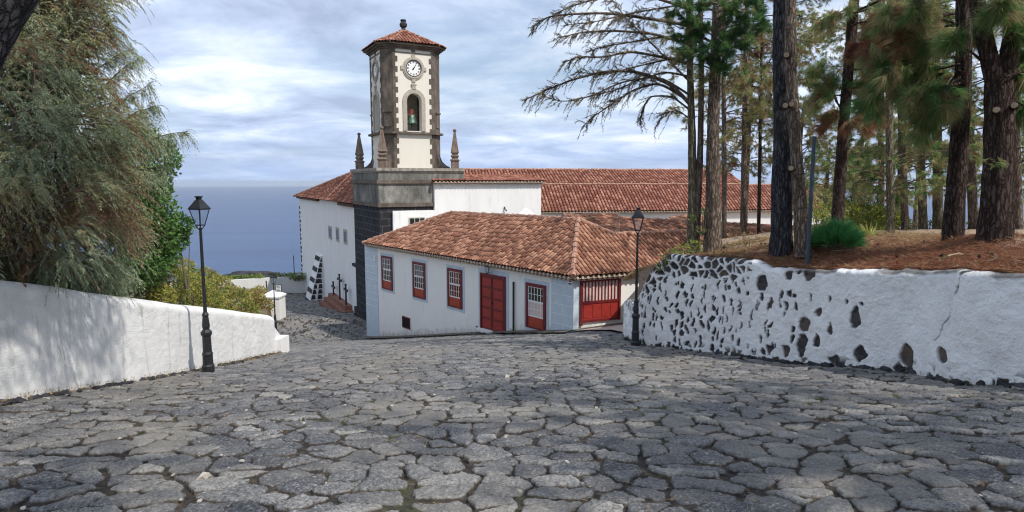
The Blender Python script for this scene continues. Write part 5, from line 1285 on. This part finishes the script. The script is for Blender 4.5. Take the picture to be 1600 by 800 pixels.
# ------------------------------------------------------------------ pines on the terrace
class Pine:
    def __init__(s, label, base, group='pine trees on the terrace', name='pine_tree'):
        s.o = empty(name, base, label, 'tree', group); s.base = np.asarray(base); s.limb = Geo(); s.fol = Geo(); s.nl = 0
    def branch(s, p0, d, L, r0, tufts, mats, tl=.2, droop=.1, k=34, nl=.0055, lift=.1, sub=5, spr=.75, tdroop=.5):
        cv = bez(p0, d, L, droop, 8, .07, lift); s.limb.tube(cv, np.linspace(r0, r0*.3, 8), 6); s.nl += 1
        cs, ds = [], []
        for j in range(sub):
            t = rng.uniform(.3, 1); q_ = np.array([np.interp(t, np.linspace(0,1,8), cv[:, i]) for i in range(3)])
            sd_ = unit(unit(d)*.8+rdir(1)[0]*.8); l2 = L*rng.uniform(.15, .42)*(1.15-t*.4); c2 = bez(q_, sd_, l2, .15, 5, .08, .1); s.limb.tube(c2, np.linspace(r0*.35, r0*.1, 5), 4)
            m_ = max(1, int(tufts/sub)); tt = rng.uniform(.35, 1, m_)
            cs.append(np.stack([np.interp(tt, np.linspace(0,1,5), c2[:, i]) for i in range(3)], 1)+rng.normal(0,.07,(m_,3))); ds.append(nrm(np.repeat(sd_[None], m_, 0)+rdir(m_)*.8+V(0,0,.1)))
        cs = np.concatenate(cs); ds = np.concatenate(ds); mi = rng.choice(len(mats), len(cs), p=mats)
        for q_ in range(len(mats)): needles(s.fol, cs[mi == q_], ds[mi == q_], k, tl, nl, spr, tdroop, q_)
    def done(s, bark_, fol_mats):
        if s.nl: s.limb.build('limb', bark_, s.o, smooth=True)
        if s.fol.n: s.fol.build('crown', fol_mats, s.o)
PM = [M['pine_green'], M['pine_light'], M['pine_tan'], M['pine_red'], M['pine_dark']]
def line_px(pts, D_): return [P(a, b_, D_+(c if len(q_) > 2 else 0)) if False else P(a, b_, D_) for q_ in pts for (a, b_) in [q_[:2]] for c in [0]]
def top_on(pts, up=6.0):
    a, b_ = pts[-2], pts[-1]; d = unit(b_-a); return list(pts)+[b_+d*up*.5, b_+d*up]
def knots(parent, pts_px, D_, r_):
    for (a, b_) in pts_px:
        g = Geo(); c = P(a, b_, D_); n_ = unit(EYE-c+V(rng.normal(0,1.2),0,1.0)); g.tube([c+n_*-.25, c+n_*.09], [r_*1.35, r_*1.05], 12); g.tube([c+n_*.09, c+n_*.095], [r_*1.0, r_*.96], 12, 1); g.build('cut_limb', [M['bark'], M['cutwood']], parent)
def rand_crown(pn, axis, z0, z1, nb, L, mats, tufts=26, r0=.05, dirbias=None, **kw):
    for _ in range(nb):
        z = rng.uniform(z0, z1); ax_ = np.asarray(axis); zz = ax_[:, 2]; p0 = np.array([np.interp(z, zz, ax_[:, i]) for i in range(3)])
        d = rdir(1)[0]; d[2] = abs(d[2])*.25-.02
        if dirbias is not None: d = d+dirbias*rng.random()
        pn.branch(p0, d, L*rng.uniform(.6, 1.15), r0, tufts, mats, **kw)
def rr_(D_, px): return px/2/F*D_*.86
# T2: big grey trunk
D_ = 16.2; ax = top_on([P(1220,400,D_), P(1222,300,D_), P(1224,170,D_), P(1220,60,D_), P(1222,-20,D_)], 7)
p2 = Pine('thick dark grey pine trunk, left of a touching thinner one, behind the blue pole', ax[0]); trunk_mesh('trunk', ax, [rr_(D_,37),rr_(D_,35),rr_(D_,32),rr_(D_,28),rr_(D_,27),.2,.12], M['bark_grey'], p2.o, seed=3, k=36)
rand_crown(p2, ax, 8.5, 12.5, 5, 1.8, [.6,.2,.1,.0,.1], 30, .06)
p2.done(M['bark_grey'], PM)
# T3
D_ = 15.7; ax = top_on([P(1256,400,D_), P(1250,320,D_), P(1241,200,D_), P(1234,80,D_), P(1236,-20,D_)], 5)
p3 = Pine('slender pine with sawn-off limb stubs leaning on the thick grey trunk', ax[0]); trunk_mesh('trunk', ax, [rr_(D_,27),rr_(D_,23),rr_(D_,20),rr_(D_,19),rr_(D_,17),.12,.08], M['bark_brown'], p3.o, seed=5)
knots(p3.o, [(1236,263),(1236,163),(1229,86),(1227,165)], D_-.22, .062)
rand_crown(p3, ax, 7, 9.5, 4, 1.6, [.55,.2,.15,.05,.05], 26, .04); 
p3.done(M['bark'], PM)
# T5
D_ = 14.2; ax = top_on([P(1487,405,D_), P(1492,320,D_), P(1500,210,D_), P(1506,100,D_), P(1506,-10,D_)], 6)
p5 = Pine('dark straight pine with drooping green needle tufts on its left', ax[0]); trunk_mesh('trunk', ax, [rr_(D_,37),rr_(D_,32),rr_(D_,28),rr_(D_,25),rr_(D_,23),.14,.1], M['bark'], p5.o, seed=7)
def at_px(pn, spots, mats, tufts=34, L=1.0, **kw):
    """limbs whose ends carry tufts at surveyed points"""
    for (a0, a1, b0, b1, D2) in spots:
        p0 = P(a0, a1, D2); p1 = P(b0, b1, D2+rng.uniform(-.5,.5)); pn.branch(p0, p1-p0, np.linalg.norm(p1-p0), .03, tufts, mats, **kw)
kw = dict(tl=.38, k=56, nl=.009, tdroop=.8, spr=.65)
at_px(p5, [(1500,100,1410,130,14),(1500,60,1440,70,14),(1500,150,1430,170,14),(1500,120,1450,180,13.8),(1500,90,1380,95,14.2),(1500,40,1400,20,14.2),(1504,30,1540,60,14.4)], [.42,.24,.26,.02,.06], 80, **kw)
at_px(p5, [(1500,110,1470,150,13.8),(1500,150,1440,195,13.6),(1500,130,1415,160,13.8),(1502,70,1360,130,14.3)], [.7,.14,.13,0,.03], 80, **kw)
at_px(p5, [(1500,40,1380,60,14.5),(1505,20,1360,60,14.6)], [.1,.1,.2,.6,0], 70, **kw)
rand_crown(p5, ax, 6., 9.5, 7, 1.8, [.5,.2,.2,.05,.05], 34, .05, tl=.28, k=34, nl=.008)
p5.done(M['bark'], PM)
# T6 forked
D_ = 13.0; ax = [P(1553,402,D_), P(1560,300,D_), P(1562,200,D_), P(1562,125,D_)]
p6 = Pine('stout forked pine at the right edge, splitting in two above head height', ax[0])
trunk_mesh('trunk', ax, [rr_(D_,56),rr_(D_,48),rr_(D_,46),rr_(D_,44)], M['bark'], p6.o, seed=9, k=36)
axl = top_on([P(1562,150,D_), P(1546,95,D_), P(1530,30,D_), P(1518,-60,D_)], 5); axr = top_on([P(1564,150,D_), P(1577,95,D_), P(1584,30,D_), P(1590,-60,D_)], 5)
trunk_mesh('fork', axl, [rr_(D_,34),rr_(D_,27),rr_(D_,24),rr_(D_,22),.12,.08], M['bark'], p6.o, flare=.05, seed=12); trunk_mesh('fork', axr, [rr_(D_,34),rr_(D_,28),rr_(D_,25),rr_(D_,23),.13,.1], M['bark'], p6.o, flare=.05, seed=14)
knots(p6.o, [(1557,172),(1585,165)], D_-.42, .055)
at_px(p6, [(1575,60,1600,30,12.6),(1570,120,1620,110,12.6),(1575,100,1610,70,13),(1540,100,1480,60,13),(1570,150,1625,190,12.8),(1578,40,1560,0,12.8)], [.5,.22,.22,0,.06], 60, **kw)
at_px(p6, [(1545,250,1562,262,12.6)], [.4,.5,.1,0,0], 6, tl=.14, k=30, nl=.006, sub=2)
rand_crown(p6, axr, 4.8, 8.5, 8, 2.0, [.5,.2,.2,.05,.05], 34, .05, tl=.28, k=34, nl=.008)
p6.done(M['bark'], PM)
# T4
D_ = 19.5; ax = top_on([P(1307,378,D_), P(1311,300,D_), P(1318,200,D_), P(1328,80,D_), P(1336,-10,D_)], 5)
p4 = Pine('thin dark pine behind the bushy young pine, with rust brown needles', ax[0]); trunk_mesh('trunk', ax, [rr_(D_,22),rr_(D_,20),rr_(D_,18),rr_(D_,17),rr_(D_,16),.12,.08], M['bark'], p4.o, seed=17)
kw4 = dict(tl=.34, k=46, nl=.011, tdroop=.7, spr=.8)
at_px(p4, [(1318,180,1290,120,19.5),(1315,170,1270,105,19.5),(1312,150,1345,130,19.4)], [.35,.35,.3,0,0], 55, **kw4)
at_px(p4, [(1316,190,1345,195,19),(1320,150,1375,190,19),(1325,80,1385,55,19),(1330,40,1370,30,19),(1318,170,1290,190,19.5),(1325,90,1350,75,19)], [.05,.05,.25,.65,0], 60, **kw4)
at_px(p4, [(1335,20,1400,10,19),(1335,10,1290,30,19.5),(1325,110,1380,110,19),(1320,150,1280,150,19.5)], [.3,.35,.3,.05,0], 55, **kw4)
rand_crown(p4, ax, 6, 9, 6, 2.2, [.4,.3,.2,.1,0], 26, .04, tl=.28, k=30, nl=.010)
p4.done(M['bark'], PM)
# T1: two slender grey trunks with a third, long bare boughs reaching left
D_ = 20.5; tops = [P(1083,392,D_), P(1082,300,D_), P(1081,200,D_), P(1078,110,D_), P(1078,-10,D_)]; ax = top_on(tops, 3)
p1 = Pine('tall slender pine with long bare drooping boughs reaching left across the sky', ax[0]); trunk_mesh('trunk', ax, [rr_(D_,22),rr_(D_,15),rr_(D_,13),rr_(D_,11),.11,.08,.05], M['bark_moss'], p1.o, seed=21)
trunk_mesh('fork', [P(1087,390,D_-.1), P(1092,300,D_-.1), P(1095,200,D_-.1), P(1096,100,D_-.1), P(1094,-10,D_-.1)], [rr_(D_,12),rr_(D_,11),rr_(D_,10),rr_(D_,9),rr_(D_,7)], M['bark_brown'], p1.o, seed=22, flare=.05)
bare = [([(1080,165),(1050,132),(1000,112),(950,110),(895,124),(855,140),(820,156)], .05), ([(1080,160),(1030,128),(990,140),(960,160),(930,180),(912,196)], .038), ([(1080,100),(1030,88),(985,80),(940,90),(905,88),(880,98)], .04),
        ([(1080,70),(1020,52),(960,48),(910,50),(870,60)], .04), ([(1080,40),(1020,30),(950,20),(890,22),(855,26),(832,42)], .045), ([(1080,15),(1020,-5),(960,-8),(905,5),(870,20)], .04),
        ([(1082,175),(1050,150),(1015,150),(1003,172),(1000,190)], .03), ([(1083,190),(1060,172),(1035,178),(1030,192)], .022), ([(1080,120),(1040,112),(1000,124),(965,140),(925,150)], .03), ([(1080,55),(1030,58),(985,66),(945,72),(915,82)],.03), ([(1080,130),(1045,95),(1010,60),(975,25),(950,-10)], .03), ([(1080,150),(1030,118),(970,128),(925,150),(880,160),(850,150)], .03), ([(1080,85),(1010,100),(940,118),(905,112)], .028), ([(1080,20),(1040,-20),(1000,-30)], .03), ([(1080,5),(1000,18),(930,34),(880,40)], .026)]
bt = Geo()
for pts_, r0 in bare:
    sgn = rng.uniform(-1.2, 1.2); P3 = np.array([P(a, b_, D_+sgn*(i/len(pts_))) for i, (a, b_) in enumerate(pts_)]); n_ = 24
    tq = np.linspace(0, len(P3)-1, n_); cv = np.stack([np.interp(tq, np.arange(len(P3)), P3[:, i]) for i in range(3)], 1)
    cv[1:-1] = (cv[:-2]+cv[1:-1]*2+cv[2:])/4; cv[1:-1] = (cv[:-2]+cv[1:-1]*2+cv[2:])/4
    p1.limb.tube(cv, np.linspace(r0*1.25, r0*.35, n_), 6); p1.nl += 1
    L = np.sum(np.linalg.norm(np.diff(cv, axis=0), axis=1))
    cs, ds = [], []
    for _ in range(int(L*13)):
        t = rng.uniform(.18, 1.)*(n_-1); i = int(min(t, n_-2)); q_ = cv[i]+(cv[i+1]-cv[i])*(t-i); fw = unit(cv[i+1]-cv[i])
        d = unit(fw*.9+rdir(1)[0]*.75+V(0,0,rng.uniform(-.5,.45))); l2 = rng.uniform(.15,.55)*(1.15-.5*t/n_)
        c2 = bez(q_, d, l2, rng.uniform(.1,.5), 5, .08); p1.limb.tube(c2, np.linspace(.010,.005,5), 3, cap=False)
        m_ = 7; tt = rng.uniform(.2, 1, m_); cs.append(np.stack([np.interp(tt, np.linspace(0,1,5), c2[:, k_]) for k_ in range(3)], 1)); ds.append(nrm(np.repeat(d[None], m_, 0)+rdir(m_)*.6))
        if rng.random() < .5:
            e = c2[-1]; d3 = unit(d+rdir(1)[0]*.7+V(0,0,-.5)); c3 = bez(e, d3, l2*.5, .2, 4, .05); p1.limb.tube(c3, np.linspace(.007,.004,4), 3, cap=False); cs.append(c3[1:]); ds.append(nrm(np.repeat(d3[None], 3, 0)+rdir(3)*.6))
    cs = np.concatenate(cs); ds = np.concatenate(ds); pick = rng.random(len(cs))
    needles(p1.fol, cs[pick < .6], ds[pick < .6], 9, .065, .011, .7, .1, 0); needles(p1.fol, cs[pick >= .6], ds[pick >= .6], 9, .07, .009, .7, .1, 1)
p1.done(M['bark_brown'], [M['cone_dark'], M['pine_tan']])
D_ = 20.2; ax = top_on([P(1113,395,D_), P(1114,300,D_), P(1114,200,D_), P(1118,100,D_), P(1122,-10,D_)], 4)
p1b = Pine('tall grey brown pine with a dense dark green top, right of the bare-boughed one', ax[0]); trunk_mesh('trunk', ax, [rr_(D_,32),rr_(D_,25),rr_(D_,21),rr_(D_,18),rr_(D_,16),.12,.08], M['bark_brown'], p1b.o, seed=23)
kwd = dict(tl=.22, k=44, nl=.013, tdroop=.3, spr=.9)
at_px(p1b, [(1118,110,1120,95,19.6),(1118,80,1150,40,19.6),(1118,60,1090,40,19.6),(1120,30,1180,15,19.6),(1120,20,1150,10,19.4),(1120,60,1140,75,19.4),(1118,100,1100,85,19.4),(1118,20,1090,5,19.4),(1120,10,1200,0,19.4),(1120,40,1165,30,19.4),(1118,90,1130,60,19.4),(1118,50,1070,25,19.6),(1120,60,1190,35,19.4),(1120,80,1160,70,19.5),(1118,90,1075,70,19.6),(1118,110,1140,105,19.4),(1120,50,1205,25,19.4),(1118,70,1060,50,19.6),(1120,5,1060,8,19.4)], [.45,.10,.0,.0,.45], 42, **kwd)
at_px(p1b, [(1118,110,1060,95,20),(1118,90,1050,60,20),(1118,70,1040,30,20),(1118,130,1090,120,20)], [.1,.4,.3,0,.2], 46, tl=.16, k=30, nl=.009)
p1b.done(M['bark_brown'], PM)
# thin trunks between, and the stand further back
back = [(1133,368,29,10,1130,M['bark_brown'],'thin brown pine trunk just right of the tall grey brown pine',120),(1162,368,30,12,1165,M['bark_brown'],'thin brown pine trunk midway between the grey pines and the thick trunk',110),(1186,372,31,7,1190,M['bark'],'thinnest pine trunk left of the thick grey trunk',120),
        (1392,362,25,15,1388,M['bark_moss'],'pale grey pine trunk behind the yellow green agave',140),(1415,360,27,13,1402,M['bark_brown'],'brown pine trunk second from the agave in the back row',150),(1443,362,28,15,1432,M['bark_moss'],'mossy leaning pine trunk in the middle of the back row',150),(1466,358,29,18,1462,M['bark_moss'],'mossy pine trunk seen just left of the dark straight pine',150),(1522,358,27,17,1508,M['bark_brown'],'leaning grey pine trunk between the two near trunks on the right',150),(1590,362,26,17,1584,M['bark_brown'],'pine trunk in the back row at the right edge behind the forked pine',150),(1380,362,34,11,1372,M['bark_brown'],'slim far pine trunk left of the pale grey one',160)]
for i, (px, py, D_, wpx, ptx, bk, lb, ymid) in enumerate(back):
    b_ = P(px, py, D_); b_[2] = float(tz(b_[0], b_[1]))-.1 if px > 1300 else b_[2]-1.0
    ax = top_on([b_, P((px+ptx)/2, 200, D_), P(ptx, 60, D_), P(ptx+4, -60, D_)], 3)
    pb = Pine(lb, ax[0]); trunk_mesh('trunk', ax, [rr_(D_,wpx)*.95,rr_(D_,wpx)*.8,rr_(D_,wpx)*.6,rr_(D_,wpx)*.45,.08,.05], bk, pb.o, k=14, seed=30+i)
    zlo = P(px, 300 if px > 1300 else 235, D_)[2]; zhi = P(px, -60, D_)[2]
    if px < 1250: mats = [.08,.42,.42,.05,.03]
    else: mats = [.28,.42,.22,.05,.03]
    rand_crown(pb, ax, zlo, zhi, 30 if px > 1300 else 26, 3.0, mats, 40, .03, tl=.24, k=22, nl=.018, sub=8, droop=.02)
    if px == 1186 : at_px(pb, [(1188,110,1190,60,31),(1188,110,1200,100,31),(1186,90,1175,80,31)], [0,0,.2,.8,0], 30, tl=.25, k=26, nl=.018)
    pb.done(bk, PM)
# far belt of trees at the edge of the terrace
for i, (px, py, D_, r_, mt, lb) in enumerate(((1290,300,33,1.9,[.3,.5,.2,0,0],'far pale green conifer behind the young pine bush'),(1375,290,36,1.7,[.3,.5,.2,0,0],'far layered conifer between the rusty pine and the back row'),(1170,200,36,2.6,[.05,.40,.50,.05,0],'far dry brownish conifer behind the thin brown trunks'),(1345,240,38,1.6,[.35,.45,.2,0,0],'far conifer showing above the agave'),(1560,270,35,2.0,[.5,.35,.15,0,0],'far dark conifer behind the forked pine'),(1250,225,38,2.0,[.15,.5,.35,0,0],'far thin conifer right of the thick trunks'),(1440,210,40,2.6,[.3,.4,.3,0,0],'far conifer crown over the middle of the back row'),(1225,60,34,2.5,[.3,.35,.3,.05,0],'far tall conifer crown behind the thick trunk tops'),(1420,80,36,3.0,[.35,.35,.3,0,0],'far tall conifer crown filling the gap beside the dark straight pine'))):
    c = P(px, py, D_); b_ = V(c[0], c[1], float(tz(c[0], c[1]))-.3); ax = [b_, V(c[0], c[1], c[2]), V(c[0]+.1, c[1], c[2]+r_*1.2)]
    if b_[2] > c[2]-.5: b_[2] = c[2]-3
    pb = Pine(lb, b_, 'far conifers behind the terrace'); trunk_mesh('trunk', ax, [.16,.12,.05], M['bark_brown'], pb.o, k=10, seed=50+i)
    rand_crown(pb, ax, max(b_[2]+1, c[2]-r_), c[2]+r_, int(16*r_), r_*1.05, mt, 34, .03, tl=.26, k=20, nl=.022, sub=8, droop=.06)
    pb.done(M['bark_brown'], PM)
# undergrowth
bush('green_shrub', [(1290,318,25,.7),(1262,300,27,.8),(1330,300,28,.9),(1360,320,28,.6)], 900, .15, .035, [M['pine_light'], M['leaf_green'], M['pine_tan']], [.5,.3,.2], 'tall airy green shrub in the gap between the blue pole and the pale grey pine', 'shrub', inner=.2)
bush('green_shrub', [(1375,345,27,.7),(1350,340,28,.8),(1400,350,28,.6),(1325,340,27,.7),(1300,335,26,.6)], 2000, .13, .065, [M['leaf_green'], M['shrub_yellow']], [.35,.65], 'light green shrub behind the agave and the young pine', 'shrub')
bush('green_shrub', [(1280,345,22,.45),(1275,330,23,.45)], 1400, .09, .045, [M['shrub_yellow'], M['leaf_green']], [.6,.4], 'yellow green shrub rising behind the blue pole', 'shrub')
bush('green_shrub', [(x_, 356, 29, .35) for x_ in range(1430, 1600, 20)], 1400, .12, .05, [M['leaf_green'], M['shrub_dry']], [.6,.4], 'low green undergrowth along the back row of pines', 'shrub')
bush('dry_bush', [(1150,375,19.5,.35),(1170,378,19,.30),(1195,378,18.5,.28),(1130,385,19,.25),(1210,385,17.5,.2)], 2600, .12, .012, [M['shrub_dry'], M['pine_tan']], [.6,.4], 'dry twiggy bush in the needles left of the thick grey trunk', 'bush')
bush('creeper', [(1050,398,18.2,.2),(1066,392,18.4,.22),(1084,386,18.8,.26),(1040,405,18.,.14),(1030,418,17.95,.10)], 4500, .07, .03, [M['shrub_yellow'], M['leaf_green'], M['shrub_dry']], [.45,.35,.2], 'green creeper at the high left corner of the stone-studded wall', 'plant')
bush('seedling', [(1100,330,20.1,.12),(1095,360,20.,.16),(1082,340,20.2,.14)], 5000, .07, .03, [M['leaf_green'], M['shrub_dry']], [.7,.3], 'ivy like leaves climbing the mossy slender trunks', 'plant')
# young pine bush
c = P(1306, 392, 15.6); c[2] = float(tz(c[0], c[1])); yp = empty('young_pine', c, 'round bushy bright green young pine between the blue pole and the agave', 'bush')
g = Geo(); n = 210; d = rdir(n); d[:, 2] = np.abs(d[:, 2]); cs = c+V(0,0,.15)+d*V(.46,.42,.42)*rng.uniform(.3,1,(n,1))**.5; needles(g, cs, nrm(d+V(0,0,.45)), 34, .36, .011, .38, .22); g.build('foliage', [M['bush_pine']], yp)
g = Geo()
for _ in range(22): e = cs[rng.integers(n)]; g.tube(bez(c, e-c, np.linalg.norm(e-c), 0, 5, .04), np.linspace(.015,.006,5), 4)
g.build('stem', M['twig'], yp)
# agave-like plant
def rosette(px, py, D_, n, L, w_, label, mat):
    c = P(px, py, D_); c[2] = min(c[2], float(tz(c[0], c[1]))+.1); o = empty('agave_plant', c, label, 'plant'); g = Geo()
    for k in range(n):
        a = rng.uniform(0, 2*np.pi); el = rng.uniform(.5, 1.45); d = V(math.cos(a)*math.cos(el), math.sin(a)*math.cos(el), math.sin(el)); sd_ = unit(np.cross(d, V(0,0,1)))
        t = np.linspace(0, 1, 6); l_ = L*rng.uniform(.7,1.1); cv = c+np.outer(t, d)*l_+np.outer(t**2, V(d[0],d[1],-.8))*l_*.18; wt = w_*np.array([.8,1,.9,.7,.4,.03])/2
        v = np.concatenate([cv-sd_*wt[:, None], cv+sd_*wt[:, None]]); g.add(v, [[i, i+1, 7+i, 6+i] for i in range(5)])
    g.build('leaf', [mat], o, smooth=True)
rosette(1357, 373, 19, 46, .62, .05, 'spiky yellow green agave right of the young pine', M['agave'])
# tuft at the foot of the dark straight pine
bush('fern_tuft', [(1503,392,13.8,.13),(1510,388,13.8,.1)], 9000, .1, .02, [M['bush_pine']], [1], 'small bluish green fern tuft at the foot of the dark straight pine', 'plant')
# blue pole
g = Geo(); a = P(1262, 403, 14.9); a[2] = min(a[2], float(tz(a[0], a[1]))+.05); top = P(1271, 216, 14.9); bp = [a-V(0,0,.3), V(a[0], a[1], top[2])]
g.tube(bp, [.048,.045], 14); g.lathe(bp[1], [(.045,0),(.052,.0),(.052,.03),(.01,.05)], 14); tag(g.build('metal_pole', simple('blue_grey_paint', (.035,.06,.08), .5, .4, .15)), 'plain blue grey metal pole before the slender sawn pine', 'pole')
# fallen branches and needles on the terrace
for (a_, b_2, D_, lb) in (((1408,392),(1450,388),15.,'pale fallen branch on the needles left of the dark straight pine'), ((1480,412),(1512,410),12.6,'curved pale root lying near the wall top at the right')):
    p0, p1_ = P(*a_, D_), P(*b_2, D_); 
    for p in (p0, p1_): p[2] = float(tz(p[0], p[1]))+.05
    g = Geo(); g.tube(bez(p0, p1_-p0, np.linalg.norm(p1_-p0), 0, 8, .1, .15), np.linspace(.022,.01,8), 6); tag(g.build('fallen_branch', M['cutwood'], smooth=True), lb, 'branch')
g = Geo(); n = 60000; Yr_ = rng.uniform(9, 24, n); Xr_ = xs_r(np.clip(Yr_, 2, 21.9))+.3+rng.random(n)**1.5*9
Zr_ = tz(Xr_, Yr_)+.04; c = np.stack([Xr_, Yr_, Zr_], 1)
for px, D2, a_ in ((1230,16.2,.25),(1490,14.2,.16),(1560,13.1,.35)):
    q_ = P(px, 395, D2); c[:, 2] += a_*np.exp(-((c[:,0]-q_[0])**2+(c[:,1]-q_[1])**2)/.8)
lim = rzt(np.interp(Yr_, LR[::-1, 1], SR[::-1]), None, None)+.33*np.maximum(Xr_-xs_r(np.clip(Yr_,2,21.9))-.45, 0)+.05; c[:, 2] = np.where(Yr_ < 21.5, np.minimum(c[:, 2], lim), c[:, 2])
d = rdir(n); d[:, 2] *= .25; sel = rng.random(n) < np.clip((Yr_-13)/9, .12, .8); needles(g, c[~sel], nrm(d)[~sel], 2, .20, .010, .3, 0, 0); needles(g, c[sel]+V(0,0,.01), nrm(d)[sel], 2, .17, .009, .3, 0, 1); tag(g.build('pine_litter', [M['pine_red'], M['pine_tan']]), 'rusty fallen pine needles strewn over the terrace', 'litter', kind='stuff')
# small weeds, pebbles and tufts in the street joints and at the wall feet
g = Geo(); n = 900
t = rng.random(n); Yw = 4+t*16; Xw = -7.45+rng.exponential(.05, n); Xw2 = xs_r(np.clip(Yw+4, 8, 20))-rng.exponential(.06, n)-.05
c = np.concatenate([np.stack([Xw, Yw, gz(Xw, Yw)+.02], 1)[rng.random(n) < .6], np.stack([Xw2, np.clip(Yw+4, 8, 20), gz(Xw2, np.clip(Yw+4, 8, 20))+.02], 1)[rng.random(n) < .35]])
needles(g, c, np.repeat(V(0,0,1)[None], len(c), 0), 7, .05, .008, .9, .2); 
cl = c[rng.random(len(c)) < .3]; leaves(g, cl, .06, .04, 0)
tag(g.build('joint_weeds', [M['shrub_dry']]), 'dry weeds along the feet of the walls', 'weeds', kind='stuff')
g = Geo()
for wx0, side in ((0, 1),):
    pass
nst = 130
def lump(g, c, r_, seed):
    u = np.array([[-1,-1,-.6],[1,-1,-.6],[1,1,-.6],[-1,1,-.6],[-.7,-.7,.5],[.7,-.7,.5],[.7,.7,.5],[-.7,.7,.5]])*r_*np.array([1,1.2,.6])+rng.normal(0, r_*.18, (8, 3)); g.add(c+u, [[0,3,2,1],[4,5,6,7],[0,1,5,4],[1,2,6,5],[2,3,7,6],[3,0,4,7]])
for k in range(nst):
    y = rng.uniform(5, 20.5); x = -7.42-(y-9)*.018+rng.normal(.05,.03); lump(g, V(x, y, float(gz(x, y))+.01), rng.uniform(.03,.08), k)
for k in range(nst):
    y = rng.uniform(8.5, 20); x = float(xs_r(y))-.08+rng.normal(0,.03); lump(g, V(x, y, float(gz(x, y))+.02), rng.uniform(.04,.11), k)
tag(g.build('foot_rubble', M['basalt']), 'dark stone rubble along the wall feet', 'rubble', kind='stuff')
# trees out of the frame whose shade falls over the near street
def shade_tree(x, y, H, L, nb, label):
    z = float(tz(x, y)); ax = [V(x,y,z-.3), V(x+.1,y,z+H*.5), V(x,y+.2,z+H)]
    pb = Pine(label, ax[0], 'pines beside the near street'); trunk_mesh('trunk', ax, [.3,.22,.1], M['bark'], pb.o, k=12, seed=77); rand_crown(pb, ax, z+H*.55, z+H, nb, L, [.6,.2,.2,0,0], 26, .07, tl=.35, k=16, nl=.03, sub=8); pb.done(M['bark'], PM)
shade_tree(11.5, 1.0, 11.5, 5.0, 60, 'large pine beside the near street, right of the photographer')
shade_tree(3.5, -5.0, 12.5, 5.0, 56, 'pine behind the photographer shading the near street')

# loose pale chips, pebbles and dry leaves on the paving
m_chip = simple('pale_chip', (.42,.38,.32), .85, .1, .4, 9)
g = Geo()
for k in range(150):
    y = rng.uniform(3.6, 15); x = rng.uniform(-.85, .85)*y; x = min(max(x, -7.2), float(xs_r(max(y, 8.5)))-.4); lump(g, V(x, y, float(gz(x, y))-.006), rng.uniform(.006,.022)*(2.2 if k % 25 == 0 else 1), k)
tag(g.build('loose_chips', m_chip), 'pale stone chips lying between the paving stones', 'pebbles', kind='stuff')
g = Geo(); n = 2600; y = rng.uniform(3.4, 17, n); x = rng.uniform(-.85, .85, n)*y; cl_ = noise2(x*.8, y*.8, 141)+rng.normal(0, .2, n); kp = (cl_ > .15) & (x > -7.3) & (x < xs_r(np.clip(y, 8.5, 21))-.2)
c = np.stack([x, y, gz(x, y)+.0], 1)[kp]; d = rdir(len(c)); d[:, 2] *= .2; needles(g, c, nrm(d), 1, .07, .008, .4, 0, 0); leaves(g, c[::6], .05, .025, 1, 0.0)
tag(g.build('leaf_litter', [M['pine_tan'], M['tam_brown']]), 'dry needles and leaf scraps caught in the paving joints', 'litter', kind='stuff')

g = Geo(); g2 = Geo()
for k in range(150):
    y = rng.uniform(9.5, 22); x = float(xs_r(min(y, 21.9)))+.7+rng.random()**1.3*8; z = float(tz(x, y))+.07
    if rng.random() < .5: d_ = unit(V(rng.normal(), rng.normal(), .12)); g.tube(bez(V(x, y, z), d_, rng.uniform(.25, .9), .05, 5, .12), np.linspace(.011, .004, 5), 5)
    else: g2.lathe(V(x, y, z-.04), [(.012,0),(.028,.02),(.032,.04),(.02,.065),(.004,.08)], 7)
tag(g.build('fallen_twigs', M['twig']), 'thin dry twigs lying on the needle covered terrace', 'twigs', kind='stuff')
tag(g2.build('pine_cones', M['bark']), 'brown pine cones lying among the needles on the terrace', 'cones', kind='stuff')
